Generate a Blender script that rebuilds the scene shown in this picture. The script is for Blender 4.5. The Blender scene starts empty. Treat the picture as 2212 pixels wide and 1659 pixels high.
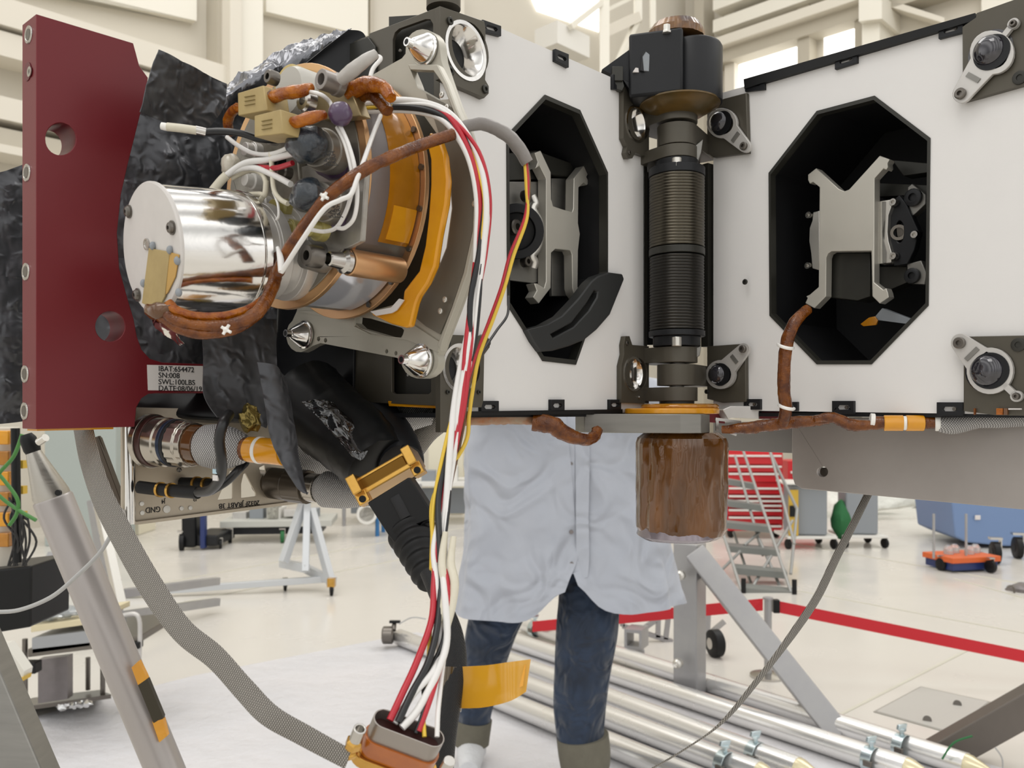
import bpy, bmesh, math, random
from mathutils import Vector, Matrix, noise
from mathutils.geometry import tessellate_polygon
random.seed(7)
sc = bpy.context.scene
COL = sc.collection
# ---------------------------------------------------------------- camera
F = 1850.0; CX = 1106.0; HY = 890.0; CAMZ = 1.5
cam = bpy.data.cameras.new('camera'); camo = bpy.data.objects.new('camera', cam); COL.objects.link(camo)
camo.location = (0, 0, CAMZ); camo.rotation_euler = (math.pi / 2, 0, 0)
cam.sensor_width = 36; cam.lens = F * 36 / 2212; cam.shift_y = (HY - 829.5) / 2212
cam.clip_start = 0.05; cam.clip_end = 200
cam.dof.use_dof = True; cam.dof.focus_distance = 0.82; cam.dof.aperture_fstop = 14
sc.camera = camo
sc.view_settings.view_transform = 'Standard'; sc.view_settings.look = 'None'
sc.view_settings.gamma = 1; sc.view_settings.use_curve_mapping = False
sc.view_settings.exposure = 0.36
# ---------------------------------------------------------------- world: an even high-bay glow
w = bpy.data.worlds.new('high_bay'); sc.world = w; w.use_nodes = True
nt = w.node_tree; nt.nodes.clear()
def N(t, kind, **k):
    n = t.nodes.new(kind)
    for a, v in k.items():
        if a == 'inp':
            for i, val in v.items(): n.inputs[i].default_value = val
        else: setattr(n, a, v)
    return n
wo = N(nt, 'ShaderNodeOutputWorld'); bg = N(nt, 'ShaderNodeBackground'); tc = N(nt, 'ShaderNodeTexCoord')
sx = N(nt, 'ShaderNodeSeparateXYZ'); cr = N(nt, 'ShaderNodeValToRGB'); mr = N(nt, 'ShaderNodeMapRange', inp={1: -0.3, 2: 1.0})
nt.links.new(tc.outputs['Generated'], sx.inputs[0]); nt.links.new(sx.outputs['Z'], mr.inputs[0]); nt.links.new(mr.outputs[0], cr.inputs[0])
e = cr.color_ramp.elements; e[0].position = 0.0; e[0].color = (.4, .39, .37, 1); e[1].position = 1.0; e[1].color = (.90, .885, .86, 1)
for p, c in ((.24, (.70, .69, .67, 1)), (.42, (.98, .97, .945, 1)), (.62, (1.06, 1.05, 1.02, 1))):
    q = e.new(p); q.color = c
wv = N(nt, 'ShaderNodeTexWave', wave_type='BANDS', bands_direction='X', inp={'Scale': 1.1, 'Distortion': 1.0, 'Detail': 1.0})
nt.links.new(tc.outputs['Generated'], wv.inputs['Vector'])
mw = N(nt, 'ShaderNodeMapRange', inp={1: 0.0, 2: 1.0, 3: 0.55, 4: 1.35}); nt.links.new(wv.outputs['Fac'], mw.inputs[0])
vm = N(nt, 'ShaderNodeVectorMath', operation='SCALE'); nt.links.new(cr.outputs[0], vm.inputs[0]); nt.links.new(mw.outputs[0], vm.inputs['Scale'])
nt.links.new(vm.outputs[0], bg.inputs[0]); nt.links.new(bg.outputs[0], wo.inputs[0]); bg.inputs[1].default_value = 1.0
def area(name, loc, tgt, sx_, sy_, power, col):
    l = bpy.data.lights.new(name, 'AREA'); l.shape = 'RECTANGLE'; l.size = sx_; l.size_y = sy_; l.energy = power; l.color = col
    o = bpy.data.objects.new(name, l); COL.objects.link(o); o.location = loc
    o.rotation_euler = (Vector(tgt) - Vector(loc)).to_track_quat('-Z', 'Y').to_euler(); return o
area('bay_light', (-2.5, -2.5, 9), (0, 3, 0), 3, 3, 90, (1, .97, .93))
area('bay_light', (6, 9, 13), (5, 12, 0), 6, 6, 350, (1, .97, .94))
area('bay_light', (-4, 7, 13), (-3, 11, 0), 6, 6, 260, (1, .97, .93))
# ---------------------------------------------------------------- helpers
def P(px, py, d): return Vector(((px - CX) / F * d, d, CAMZ + (HY - py) / F * d))
def G(px, py, h=0.0):
    d = F * (CAMZ - h) / (py - HY); return P(px, py, d)
class Plane:
    def __init__(s, o, n): s.o = Vector(o); s.n = Vector(n).normalized()
    def at(s, px, py, off=0.0):
        r = Vector(((px - CX) / F, 1.0, (HY - py) / F)); c = Vector((0, 0, CAMZ))
        t = ((s.o + s.n * off) - c).dot(s.n) / r.dot(s.n); return c + r * t
    def off(s, d): return Plane(s.o + s.n * d, s.n)
    def pts(s, L, off=0.0): return [s.at(x, y, off) for x, y in L]
def V(*a): return Vector(a)
def cat(pts, n=8, closed=False):
    pts = [Vector(p) for p in pts]
    if len(pts) < 3 and not closed: return pts
    out = []; m = len(pts); rng = m if closed else m - 1
    for i in range(rng):
        if closed: p0, p1, p2, p3 = pts[i - 1], pts[i], pts[(i + 1) % m], pts[(i + 2) % m]
        else: p0, p1, p2, p3 = pts[max(i - 1, 0)], pts[i], pts[i + 1], pts[min(i + 2, m - 1)]
        for k in range(n):
            t = k / n
            out.append(.5 * ((2 * p1) + (p2 - p0) * t + (2 * p0 - 5 * p1 + 4 * p2 - p3) * t * t + (3 * p1 - p0 - 3 * p2 + p3) * t ** 3))
    if not closed: out.append(pts[-1])
    return out
def cat1(v, n=8): return [q.x for q in cat([Vector((x, 0, 0)) for x in v], n)]
def basis(d):
    d = d.normalized(); u = V(0, 0, 1).cross(d)
    if u.length < .05: u = V(1, 0, 0).cross(d)
    u.normalize(); return u, d.cross(u).normalized()
def arc(cx, cy, r, a0, a1, n=8, ry=None):
    ry = ry or r; return [(cx + r * math.cos(math.radians(a0 + (a1 - a0) * i / n)), cy - ry * math.sin(math.radians(a0 + (a1 - a0) * i / n))) for i in range(n + 1)]
def circ(cx, cy, rx, ry=None, n=24): return arc(cx, cy, rx, 0, 360 * (n - 1) / n, n - 1, ry)
class MB:
    def __init__(s): s.v = []; s.f = []; s.m = []
    def add(s, vs, fs, mi=0):
        b = len(s.v); s.v += [tuple(x) for x in vs]; s.f += [tuple(b + i for i in f) for f in fs]; s.m += [mi] * len(fs); return s
    def prism(s, outer, d, holes=(), mi=0):
        d = Vector(d); loops = [[Vector(p) for p in outer]] + [[Vector(p) for p in h] for h in holes]
        allp = [p for l in loops for p in l]; n = len(allp)
        nrm = d.normalized(); u, v = basis(nrm)
        flat = [[Vector((p.dot(u), p.dot(v), 0)) for p in l] for l in loops]
        tri = [tuple(t) for t in tessellate_polygon(flat)]
        fs = [t for t in tri] + [tuple(i + n for i in reversed(t)) for t in tri]
        o = 0
        for l in loops:
            k = len(l)
            for i in range(k): j = (i + 1) % k; fs.append((o + i, o + i + n, o + j + n, o + j))
            o += k
        return s.add(allp + [p + d for p in allp], fs, mi)
    def box(s, c, ax, ay, az, mi=0):
        c, ax, ay, az = map(Vector, (c, ax, ay, az))
        vs = [c + ax * i + ay * j + az * k for i in (-1, 1) for j in (-1, 1) for k in (-1, 1)]
        return s.add(vs, [(0, 1, 3, 2), (4, 6, 7, 5), (0, 4, 5, 1), (2, 3, 7, 6), (0, 2, 6, 4), (1, 5, 7, 3)], mi)
    def bar(s, a, b, w, h, up=(0, 0, 1)):
        a, b = Vector(a), Vector(b); d = b - a; u = d.cross(Vector(up))
        if u.length < 1e-5: u = d.cross(V(0, 1, 0))
        u.normalize(); v = u.cross(d).normalized()
        return s.box((a + b) / 2, d / 2, u * w / 2, v * h / 2)
    def lathe(s, a, b, prof, seg=40, rib=None, mi=0, caps=True):
        """prof: (distance along a->b in units of its length, radius)"""
        a, b = Vector(a), Vector(b); d = b - a; u, v = basis(d); vs = []; fs = []
        for t, r in prof:
            c = a + d * t
            for i in range(seg):
                an = 2 * math.pi * i / seg; rr = r * (rib(an, t) if rib else 1); vs.append(c + (u * math.cos(an) + v * math.sin(an)) * rr)
        m = len(prof)
        for k in range(m - 1):
            for i in range(seg):
                j = (i + 1) % seg; fs.append((k * seg + i, k * seg + j, (k + 1) * seg + j, (k + 1) * seg + i))
        if caps and prof[0][1] > 1e-6: fs.append(tuple(reversed(range(seg))))
        if caps and prof[-1][1] > 1e-6: fs.append(tuple(range((m - 1) * seg, m * seg)))
        return s.add(vs, fs, mi)
    def tube(s, pts, r, seg=10, smooth=6, flat=1.0, updir=None, wob=0):
        n0 = len(pts)
        if isinstance(r, (list, tuple)): rr = cat1(r, smooth) if (n0 > 2 and smooth) else list(r)
        else: rr = None
        pp = cat(pts, smooth) if (n0 > 2 and smooth) else [Vector(p) for p in pts]
        n = len(pp); vs = []; fs = []; u = None
        for i, p in enumerate(pp):
            t = (pp[min(i + 1, n - 1)] - pp[max(i - 1, 0)])
            t = t.normalized() if t.length > 1e-9 else V(0, 0, 1)
            if updir is not None: u = Vector(updir); u = (u - t * u.dot(t)).normalized()
            elif u is None: u = basis(t)[0]
            else:
                u = u - t * u.dot(t)
                u = u.normalized() if u.length > 1e-6 else basis(t)[0]
            v = t.cross(u); q = rr[min(i, len(rr) - 1)] if rr else r
            for k in range(seg):
                an = 2 * math.pi * k / seg; z = q * (1 + wob * noise.noise(p * 180 + V(k * .9, 0, 0))) if wob else q
                vs.append(p + u * math.cos(an) * z + v * math.sin(an) * z * flat)
        for i in range(n - 1):
            for k in range(seg):
                j = (k + 1) % seg; fs.append((i * seg + k, i * seg + j, (i + 1) * seg + j, (i + 1) * seg + k))
        fs.append(tuple(reversed(range(seg)))); fs.append(tuple(range((n - 1) * seg, n * seg)))
        return s.add(vs, fs)
    def ball(s, c, r, sc_=(1, 1, 1), seg=16, wob=0, half=None):
        c = Vector(c); vs = []; fs = []; rn = seg // 2
        for i in range(rn + 1):
            th = math.pi * i / rn
            for k in range(seg):
                ph = 2 * math.pi * k / seg; d = V(math.sin(th) * math.cos(ph) * sc_[0], math.sin(th) * math.sin(ph) * sc_[1], math.cos(th) * sc_[2])
                q = 1 + wob * noise.noise((c + d * r) * 1.7 / r) if wob else 1
                vs.append(c + d * r * q)
        for i in range(rn):
            for k in range(seg): j = (k + 1) % seg; fs.append((i * seg + k, (i + 1) * seg + k, (i + 1) * seg + j, i * seg + j))
        return s.add(vs, fs)
    def loft(s, rows, nu=24, nv=6, amp=0.0, freq=30.0, thick=0.0, seed=0.0, fine=0.0):
        """rows: polylines of 3-D points, all of one length; a wrinkled sheet with real thickness"""
        R = [cat(r, nu) if len(r) > 2 else [Vector(r[0]).lerp(Vector(r[1]), k / nu) for k in range(nu + 1)] for r in rows]
        m = min(len(r) for r in R); cols = []
        for i in range(m):
            c = [r[i] for r in R]; cols.append(cat(c, nv) if len(c) > 2 else [c[0].lerp(c[1], k / nv) for k in range(nv + 1)])
        g = cols; n = len(g[0]); vs = []
        for i in range(m):
            for j in range(n):
                a = g[min(i + 1, m - 1)][j] - g[max(i - 1, 0)][j]; b = g[i][min(j + 1, n - 1)] - g[i][max(j - 1, 0)]
                nn = a.cross(b); nn = nn.normalized() if nn.length > 1e-12 else V(0, -1, 0)
                p = g[i][j]; q = p * freq + V(seed, seed, seed)
                dsp = amp * (abs(noise.noise(q)) * 2 - .6 + .5 * abs(noise.noise(q * 2.3)) + fine * abs(noise.noise(q * 5)))
                vs.append((p + nn * dsp, nn))
        fs = []; N1 = m * n; T = thick > 0
        vv = [p for p, _ in vs] + ([p - nn * thick for p, nn in vs] if T else [])
        for i in range(m - 1):
            for j in range(n - 1):
                a, b, c, d = i * n + j, (i + 1) * n + j, (i + 1) * n + j + 1, i * n + j + 1
                fs.append((a, b, c, d))
                if T: fs.append((d + N1, c + N1, b + N1, a + N1))
        if T:
            rim = [i * n for i in range(m)] + [(m - 1) * n + j for j in range(1, n)] + [i * n + n - 1 for i in range(m - 2, -1, -1)] + [j for j in range(n - 2, 0, -1)]
            for k in range(len(rim)): a, b = rim[k], rim[(k + 1) % len(rim)]; fs.append((a, a + N1, b + N1, b))
        return s.add(vv, fs)
    def build(s, name, mat, parent=None, smooth=35, bevel=0, seg=2, sub=0):
        me = bpy.data.meshes.new(name); me.from_pydata(s.v, [], s.f)
        mats = mat if isinstance(mat, (list, tuple)) else [mat]
        for m_ in mats: me.materials.append(m_)
        me.update()
        if len(mats) > 1: me.polygons.foreach_set('material_index', s.m)
        bm = bmesh.new(); bm.from_mesh(me)
        bmesh.ops.remove_doubles(bm, verts=bm.verts, dist=1e-7)
        bmesh.ops.recalc_face_normals(bm, faces=bm.faces); bm.to_mesh(me); bm.free()
        if smooth:
            me.polygons.foreach_set('use_smooth', [True] * len(me.polygons))
            me.set_sharp_from_angle(angle=math.radians(smooth))
        o = bpy.data.objects.new(name, me); COL.objects.link(o)
        if bevel:
            b = o.modifiers.new('edge', 'BEVEL'); b.width = bevel; b.segments = seg; b.limit_method = 'ANGLE'; b.angle_limit = math.radians(40)
            b.harden_normals = False
        if sub:
            b = o.modifiers.new('sub', 'SUBSURF'); b.levels = sub; b.render_levels = sub
        if parent is not None: adopt(o, parent)
        return o
def adopt(o, parent):
    o.parent = parent
    if parent.type == 'EMPTY': o.matrix_parent_inverse = Matrix.Translation(-parent.location)
def tag(o, label, catg, group=None, kind=None):
    o['label'] = label; o['category'] = catg
    if group: o['group'] = group
    if kind: o['kind'] = kind
    return o
def thing(name, label, catg, loc=(0, 0, 0), group=None):
    o = bpy.data.objects.new(name, None); COL.objects.link(o); o.location = Vector(loc); o.empty_display_size = .02
    return tag(o, label, catg, group)
def struct(o): o['kind'] = 'structure'; return o
def srgb(h):
    h = h.lstrip('#'); c = [int(h[i:i + 2], 16) / 255 for i in (0, 2, 4)]
    return tuple((x / 12.92 if x <= .04045 else ((x + .055) / 1.055) ** 2.4) for x in c) + (1,)
def text_mesh(txt, org, ux, uy, size, mat, name, parent, rot=0, sx=1.0, depth=.0002):
    cu = bpy.data.curves.new('t', 'FONT'); cu.body = txt; cu.size = size; cu.extrude = depth; cu.space_line = 1.0
    o = bpy.data.objects.new('t', cu); COL.objects.link(o); bpy.context.view_layer.update()
    me = bpy.data.meshes.new_from_object(o.evaluated_get(bpy.context.evaluated_depsgraph_get()))
    bpy.data.objects.remove(o); ux = Vector(ux).normalized(); uy = Vector(uy).normalized(); uz = ux.cross(uy)
    org = Vector(org)
    for v in me.vertices:
        x, y, z = v.co; v.co = org + ux * (x * sx) + uy * y + uz * z
    me.materials.clear(); me.materials.append(mat); me.name = name
    q = bpy.data.objects.new(name, me); COL.objects.link(q)
    if parent is not None: adopt(q, parent)
    return q
# ---------------------------------------------------------------- materials
MATS = {}
def M(name, col, rough=.5, metal=0.0, bump=None, vary=None, coat=0, trans=0, alpha=1, emit=0, aniso=0, sheen=0, spec=None, ior=None, stretch=None, rvary=None):
    """bump=(kind, scale, strength, distance)  vary=(scale, second colour, amount)"""
    m = bpy.data.materials.new(name); m.use_nodes = True; t = m.node_tree; b = t.nodes['Principled BSDF']
    c = srgb(col) if isinstance(col, str) else col
    b.inputs['Base Color'].default_value = c; b.inputs['Roughness'].default_value = rough; b.inputs['Metallic'].default_value = metal
    b.inputs['Coat Weight'].default_value = coat; b.inputs['Coat Roughness'].default_value = .08
    b.inputs['Transmission Weight'].default_value = trans; b.inputs['Alpha'].default_value = alpha
    b.inputs['Anisotropic'].default_value = aniso; b.inputs['Sheen Weight'].default_value = sheen
    if spec is not None: b.inputs['Specular IOR Level'].default_value = spec
    if ior: b.inputs['IOR'].default_value = ior
    if emit: b.inputs['Emission Color'].default_value = c; b.inputs['Emission Strength'].default_value = emit
    tc = N(t, 'ShaderNodeTexCoord'); src = tc.outputs['Object']
    if stretch:
        mp = N(t, 'ShaderNodeMapping'); mp.inputs['Scale'].default_value = stretch; t.links.new(src, mp.inputs[0]); src = mp.outputs[0]
    if vary:
        n = N(t, 'ShaderNodeTexNoise', inp={'Scale': vary[0], 'Detail': 5.0, 'Roughness': .6}); t.links.new(src, n.inputs['Vector'])
        r = N(t, 'ShaderNodeMapRange', inp={1: .35, 2: .68, 3: 0.0, 4: vary[2]}); t.links.new(n.outputs['Fac'], r.inputs[0])
        x = N(t, 'ShaderNodeMix', data_type='RGBA'); x.inputs['A'].default_value = c; x.inputs['B'].default_value = srgb(vary[1])
        t.links.new(r.outputs[0], x.inputs['Factor']); t.links.new(x.outputs['Result'], b.inputs['Base Color'])
    if rvary:
        n = N(t, 'ShaderNodeTexNoise', inp={'Scale': rvary[0], 'Detail': 3.0}); t.links.new(src, n.inputs['Vector'])
        r = N(t, 'ShaderNodeMapRange', inp={1: .3, 2: .7, 3: rvary[1], 4: rvary[2]}); t.links.new(n.outputs['Fac'], r.inputs[0]); t.links.new(r.outputs[0], b.inputs['Roughness'])
    if bump:
        k, s_, st, di = bump
        if k == 'noise': n = N(t, 'ShaderNodeTexNoise', inp={'Scale': s_, 'Detail': 6.0, 'Roughness': .6}); h = n.outputs['Fac']
        elif k == 'crinkle':
            n = N(t, 'ShaderNodeTexNoise', noise_type='RIDGED_MULTIFRACTAL', inp={'Scale': s_, 'Detail': 4.0, 'Distortion': .6}); h = n.outputs['Fac']
        elif k == 'foil':
            n = N(t, 'ShaderNodeTexVoronoi', feature='F1', inp={'Scale': s_}); h = n.outputs['Distance']
        elif k == 'fold': n = N(t, 'ShaderNodeTexNoise', inp={'Scale': s_, 'Detail': 1.2, 'Roughness': .4, 'Distortion': 1.6}); h = n.outputs['Fac']
        elif k == 'weave':
            n = N(t, 'ShaderNodeTexWave', wave_type='BANDS', bands_direction='DIAGONAL', inp={'Scale': s_, 'Distortion': 0.0}); h = n.outputs['Fac']
        elif k == 'brush':
            n = N(t, 'ShaderNodeTexNoise', inp={'Scale': s_, 'Detail': 3.0}); h = n.outputs['Fac']
        if k == 'foil':
            nz = N(t, 'ShaderNodeTexNoise', inp={'Scale': s_ * .5, 'Detail': 2.0}); t.links.new(src, nz.inputs['Vector'])
            ad = N(t, 'ShaderNodeVectorMath', operation='MULTIPLY_ADD'); ad.inputs[1].default_value = (1.2 / s_,) * 3
            t.links.new(nz.outputs['Color'], ad.inputs[0]); t.links.new(src, ad.inputs[2]); t.links.new(ad.outputs[0], n.inputs['Vector'])
        else: t.links.new(src, n.inputs['Vector'])
        bp = N(t, 'ShaderNodeBump', inp={'Strength': st, 'Distance': di}); t.links.new(h, bp.inputs['Height']); t.links.new(bp.outputs[0], b.inputs['Normal'])
    MATS[name] = m; return m
def braid_mat(name, c1, c2, scale, rough=.45, metal=.6, depth=.0006):
    m = bpy.data.materials.new(name); m.use_nodes = True; t = m.node_tree; b = t.nodes['Principled BSDF']
    tc = N(t, 'ShaderNodeTexCoord'); outs = []
    for rot in (.6, -.6):
        mp = N(t, 'ShaderNodeMapping'); mp.inputs['Rotation'].default_value = (0, rot, 0); mp.inputs['Scale'].default_value = (scale, scale, scale)
        wv = N(t, 'ShaderNodeTexWave', wave_type='BANDS', bands_direction='X', inp={'Scale': 1.0}); t.links.new(tc.outputs['Object'], mp.inputs[0]); t.links.new(mp.outputs[0], wv.inputs[0]); outs.append(wv.outputs['Fac'])
    mu = N(t, 'ShaderNodeMath', operation='MULTIPLY'); t.links.new(outs[0], mu.inputs[0]); t.links.new(outs[1], mu.inputs[1])
    x = N(t, 'ShaderNodeMix', data_type='RGBA'); x.inputs['A'].default_value = srgb(c2); x.inputs['B'].default_value = srgb(c1)
    r = N(t, 'ShaderNodeMapRange', inp={1: .05, 2: .45}); t.links.new(mu.outputs[0], r.inputs[0]); t.links.new(r.outputs[0], x.inputs['Factor'])
    t.links.new(x.outputs['Result'], b.inputs['Base Color']); b.inputs['Roughness'].default_value = rough; b.inputs['Metallic'].default_value = metal
    bp = N(t, 'ShaderNodeBump', inp={'Strength': .8, 'Distance': depth}); t.links.new(mu.outputs[0], bp.inputs['Height']); t.links.new(bp.outputs[0], b.inputs['Normal'])
    return m
red_an = M('red_anodised', '6c131c', .4, .12, bump=('noise', 900, .15, .0002), vary=(9, '68121b', .6))
red_edge = M('red_edge', '6a3d3f', .42, .2)
white_pt = M('white_paint', 'e3e1df', .62, 0, bump=('noise', 500, .12, .0004), vary=(6, 'dcdad9', .5))
olive = M('olive_anodise', '56524a', .42, .35, bump=('noise', 1200, .1, .0001), vary=(14, '4c4638', .5))
dark_ol = M('dark_anodise', '35342f', .4, .35, vary=(20, '2b2b28', .6))
black_an = M('black_anodise', '17181b', .42, .1, vary=(18, '1f2023', .6), spec=.35)
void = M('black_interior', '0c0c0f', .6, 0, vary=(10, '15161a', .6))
black_pl = M('black_plastic', '0e0f10', .36, 0, vary=(15, '151617', .6), spec=.28)
rubber = M('black_rubber', '121213', .5, 0, spec=.3)
blk_foil = M('black_foil', '505155', .38, .45, bump=('crinkle', 75, .9, .004), vary=(14, '3c3d40', .8))
blk_foil_g = M('black_foil_ridged', '7c7d82', .24, .75, bump=('crinkle', 50, .9, .006), stretch=(1, 1, .5))
blk_gloss = M('glossy_black_film', '08080a', .07, .0, bump=('crinkle', 26, .55, .006), coat=.6, spec=.8)
yoke_m = M('yoke_metal', 'c4c0b6', .38, .45, rvary=(20, .3, .46))
alu = M('machined_aluminium', 'b4b0a8', .34, .92, bump=('brush', 160, .12, .0003), stretch=(1, 1, 14), rvary=(30, .28, .42))
alu_lt = M('bright_aluminium', 'd6d3cc', .30, .85, rvary=(18, .24, .4))
alu_mt = M('matt_aluminium', 'bdb9ae', .5, .55, vary=(14, 'a9a59b', .5))
alu_gr = M('grey_aluminium', '8d8b86', .42, .75, vary=(9, '7d7b77', .6), bump=('brush', 90, .1, .0004), stretch=(1, 1, 10))
polish = M('polished_aluminium', 'e2e0dd', .13, 1.0, bump=('brush', 60, .25, .0008), stretch=(1, 1, 1))
steel = M('stainless_steel', 'c2bfba', .22, 1.0)
steel_dk = M('dark_steel', '716c66', .32, .9)
satin = M('satin_white_metal', 'c9c6c2', .38, .45, vary=(30, 'b4b1ae', .4))
bronze = M('bronze_anodise', 'c79a72', .33, .75, vary=(20, 'd6b07c', .6))
gold = M('gold_iridite', 'cfa355', .26, .95, vary=(30, 'a87b35', .6))
tan_blk = M('tan_ceramic', 'ab9664', .5, 0, vary=(60, '9a8555', .6), bump=('noise', 300, .2, .0005))
kap_am = M('amber_film', 'a0670f', .13, .1, bump=('crinkle', 30, .5, .004), vary=(18, 'c5841c', .7), coat=.5)
kap_yl = M('yellow_tape', 'dd9a12', .25, 0, bump=('crinkle', 40, .4, .003), vary=(20, 'c67f0c', .6), coat=.4)
kap_dk = M('dark_amber_wrap', '50300e', .13, .1, bump=('crinkle', 30, .6, .006), vary=(22, '7a4a12', .8), coat=.5, stretch=(1, 1, .3))
wrap_br = M('brown_wrapped_harness', '4a2003', .26, .0, bump=('crinkle', 420, .7, .0009), vary=(90, '854a08', .85), coat=.1, spec=.4)
wrap_or = M('orange_sleeve', '7a3403', .2, 0, bump=('crinkle', 420, .7, .0008), vary=(110, 'bb6f0c', .85), coat=.15, spec=.4)
film_grey = M('grey_film', '7d7777', .3, .4, vary=(20, '6f6a69', .6))
purple = M('purple_epoxy', '4c3853', .3, 0, vary=(40, '51405c', .6), coat=.3)
potting = M('blue_black_potting', '1c232b', .15, 0, bump=('noise', 120, .6, .003), vary=(60, '2b3742', .7), coat=.5)
w_white = M('white_wire', 'e0dedb', .35); w_cream = M('cream_sleeve', 'd3cdbb', .4, 0, vary=(60, 'c1baa4', .5))
w_grey = M('grey_wire', 'a9a9a8', .4); w_red = M('red_wire', 'b3202f', .32); w_black = M('black_wire', '18181a', .35)
w_yel = M('yellow_wire', 'd9b63a', .35); sleeve_gr = M('grey_heat_shrink', '827d79', .45, 0, bump=('noise', 90, .4, .002), vary=(40, '726d6a', .6))
tie = M('white_tie', 'e9e7e2', .4); clear_ep = M('clear_epoxy', 'c3bba8', .12, 0, bump=('noise', 90, .5, .003), coat=.6, vary=(60, 'd8d2c4', .7))
paper = M('white_label', 'd8d3d0', .5); ink = M('black_ink', '1a1a1c', .6)
braid_gr = braid_mat('grey_braid', 'b3aea6', '56524d', 230, .42, .35)
braid_wh = braid_mat('white_mesh_sleeve', 'cfcdcc', '6a6867', 200, .55, .05)
braid_bk = braid_mat('black_mesh_sleeve', '2a2b2d', '0b0b0c', 330, .45, .1)
lens_gl = M('dark_dome_glass', '26252a', .04, .3, coat=1.0, vary=(120, '4a4850', .5))
coat_m = M('lab_coat_cloth', 'adb1ba', .85, 0, bump=('fold', 5, .62, .10), sheen=.2, vary=(5, 'a0a5b0', .5))
denim = M('dark_denim', '26364d', .8, 0, bump=('fold', 9, .9, .06), vary=(7, '16202f', .9), sheen=.2)
cuff = M('turned_denim_cuff', '6b675a', .85, 0, bump=('noise', 90, .3, .004), vary=(20, '5c584c', .5))
skin = M('skin', 'b98a6e', .55); hair = M('hair', '2b211b', .6); shoe = M('white_shoe_cover', 'd3d4d6', .7, 0, bump=('noise', 30, .5, .02))
red_pt = M('red_enamel', 'c81f28', .35, 0, vary=(3, 'b81a22', .4)); white_en = M('white_enamel', 'dedcd6', .4)
blue_pt = M('blue_plastic', '7189b0', .55); grey_pt = M('grey_paint', '8a8f94', .5); orange_pt = M('orange_paint', 'd0602a', .45)
navy = M('navy_paint', '1f2f63', .4); green_pt = M('green_cloth', '27663a', .8); yellow_pt = M('yellow_paint', 'c9a53a', .5)
belt = M('red_belt', 'c4202c', .6); tarp = M('white_tarp', 'e2e4dc', .6, 0, bump=('noise', 6, .5, .08)); glassy = M('clear_plastic', 'dfe3e4', .1, 0, trans=.7)
# ---------------------------------------------------------------- the hall
fl_m = M('white_epoxy_floor', 'd3cfc8', .22, 0, vary=(.5, 'c7c3bb', .5), rvary=(2, .14, .3))
wall_m = M('hall_wall_paint', 'cbc5b8', .8, 0, vary=(.15, 'c3bdb0', .5)); trim_m = M('hall_trim_paint', 'd6d0c3', .7); trim_d = M('hall_trim_grey_paint', 'b5ae9f', .7)  # trim_d is the greyer trim colour
beam_w = M('white_steel', 'e2ded2', .6); glow = M('panel_glow', (1.0, .99, .95, 1), .5, emit=1.5)
e1 = V(-.697, -.717, 0).normalized(); e2 = V(.717, -.697, 0).normalized()
K = V((1480 - CX) / F * 22, 22, 0); WH = 15.0
WL = Plane(K, (e2.x, e2.y, 0)); WR = Plane(K, (e1.x, e1.y, 0))
fl = MB(); fl.box((0, 12, -.1), (24, 0, 0), (0, 26, 0), (0, 0, .1)); struct(fl.build('floor', fl_m, smooth=0))
b = MB(); b.box(K + e1 * 13 - e2 * .15 + V(0, 0, WH / 2), e1 * 13.2, e2 * .15, (0, 0, WH / 2)); struct(b.build('wall_left', wall_m, smooth=0))
b = MB(); b.box(K + e2 * 13 - e1 * .15 + V(0, 0, WH / 2), e2 * 13, e1 * .15, (0, 0, WH / 2)); struct(b.build('wall_right', wall_m, smooth=0))
tn = [0]
def trim(pl, q, th=.25, m=None, nm='trim_'):
    tn[0] += 1; b = MB(); pts = pl.pts(q, th); b.prism(pts, -pl.n * (th - .001)); return struct(b.build(nm + str(tn[0]), m or trim_m, smooth=0))
def hband(pl, x0, y0, x1, h, th=.25, m=None):
    """a level band along the wall whose top passes through pixel (x0, y0), down to pixel x1, h metres tall"""
    a = pl.at(x0, y0, th); bb = pl.at(x1, y0, th); bb.z = a.z; tn[0] += 1
    b = MB(); b.prism([a, bb, bb - V(0, 0, h), a - V(0, 0, h)], -pl.n * (th - .001)); return struct(b.build('trim_' + str(tn[0]), m or trim_m, smooth=0))
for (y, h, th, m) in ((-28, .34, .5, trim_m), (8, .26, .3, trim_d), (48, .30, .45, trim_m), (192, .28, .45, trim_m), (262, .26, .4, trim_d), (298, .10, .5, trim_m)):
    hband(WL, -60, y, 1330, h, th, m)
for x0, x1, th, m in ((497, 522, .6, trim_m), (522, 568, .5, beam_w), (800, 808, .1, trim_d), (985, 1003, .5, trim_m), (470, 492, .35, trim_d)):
    trim(WL, [(x0, -60), (x1, -60), (x1, 960), (x0, 960)], th, m)
for q in ([(-20, -40), (425, -40), (425, 45), (-20, -60)], [(575, -60), (795, -60), (795, 78), (575, 25)], [(700, 110), (900, 160), (900, 330), (700, 300)]):
    trim(WL, q, .15, beam_w)
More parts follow.
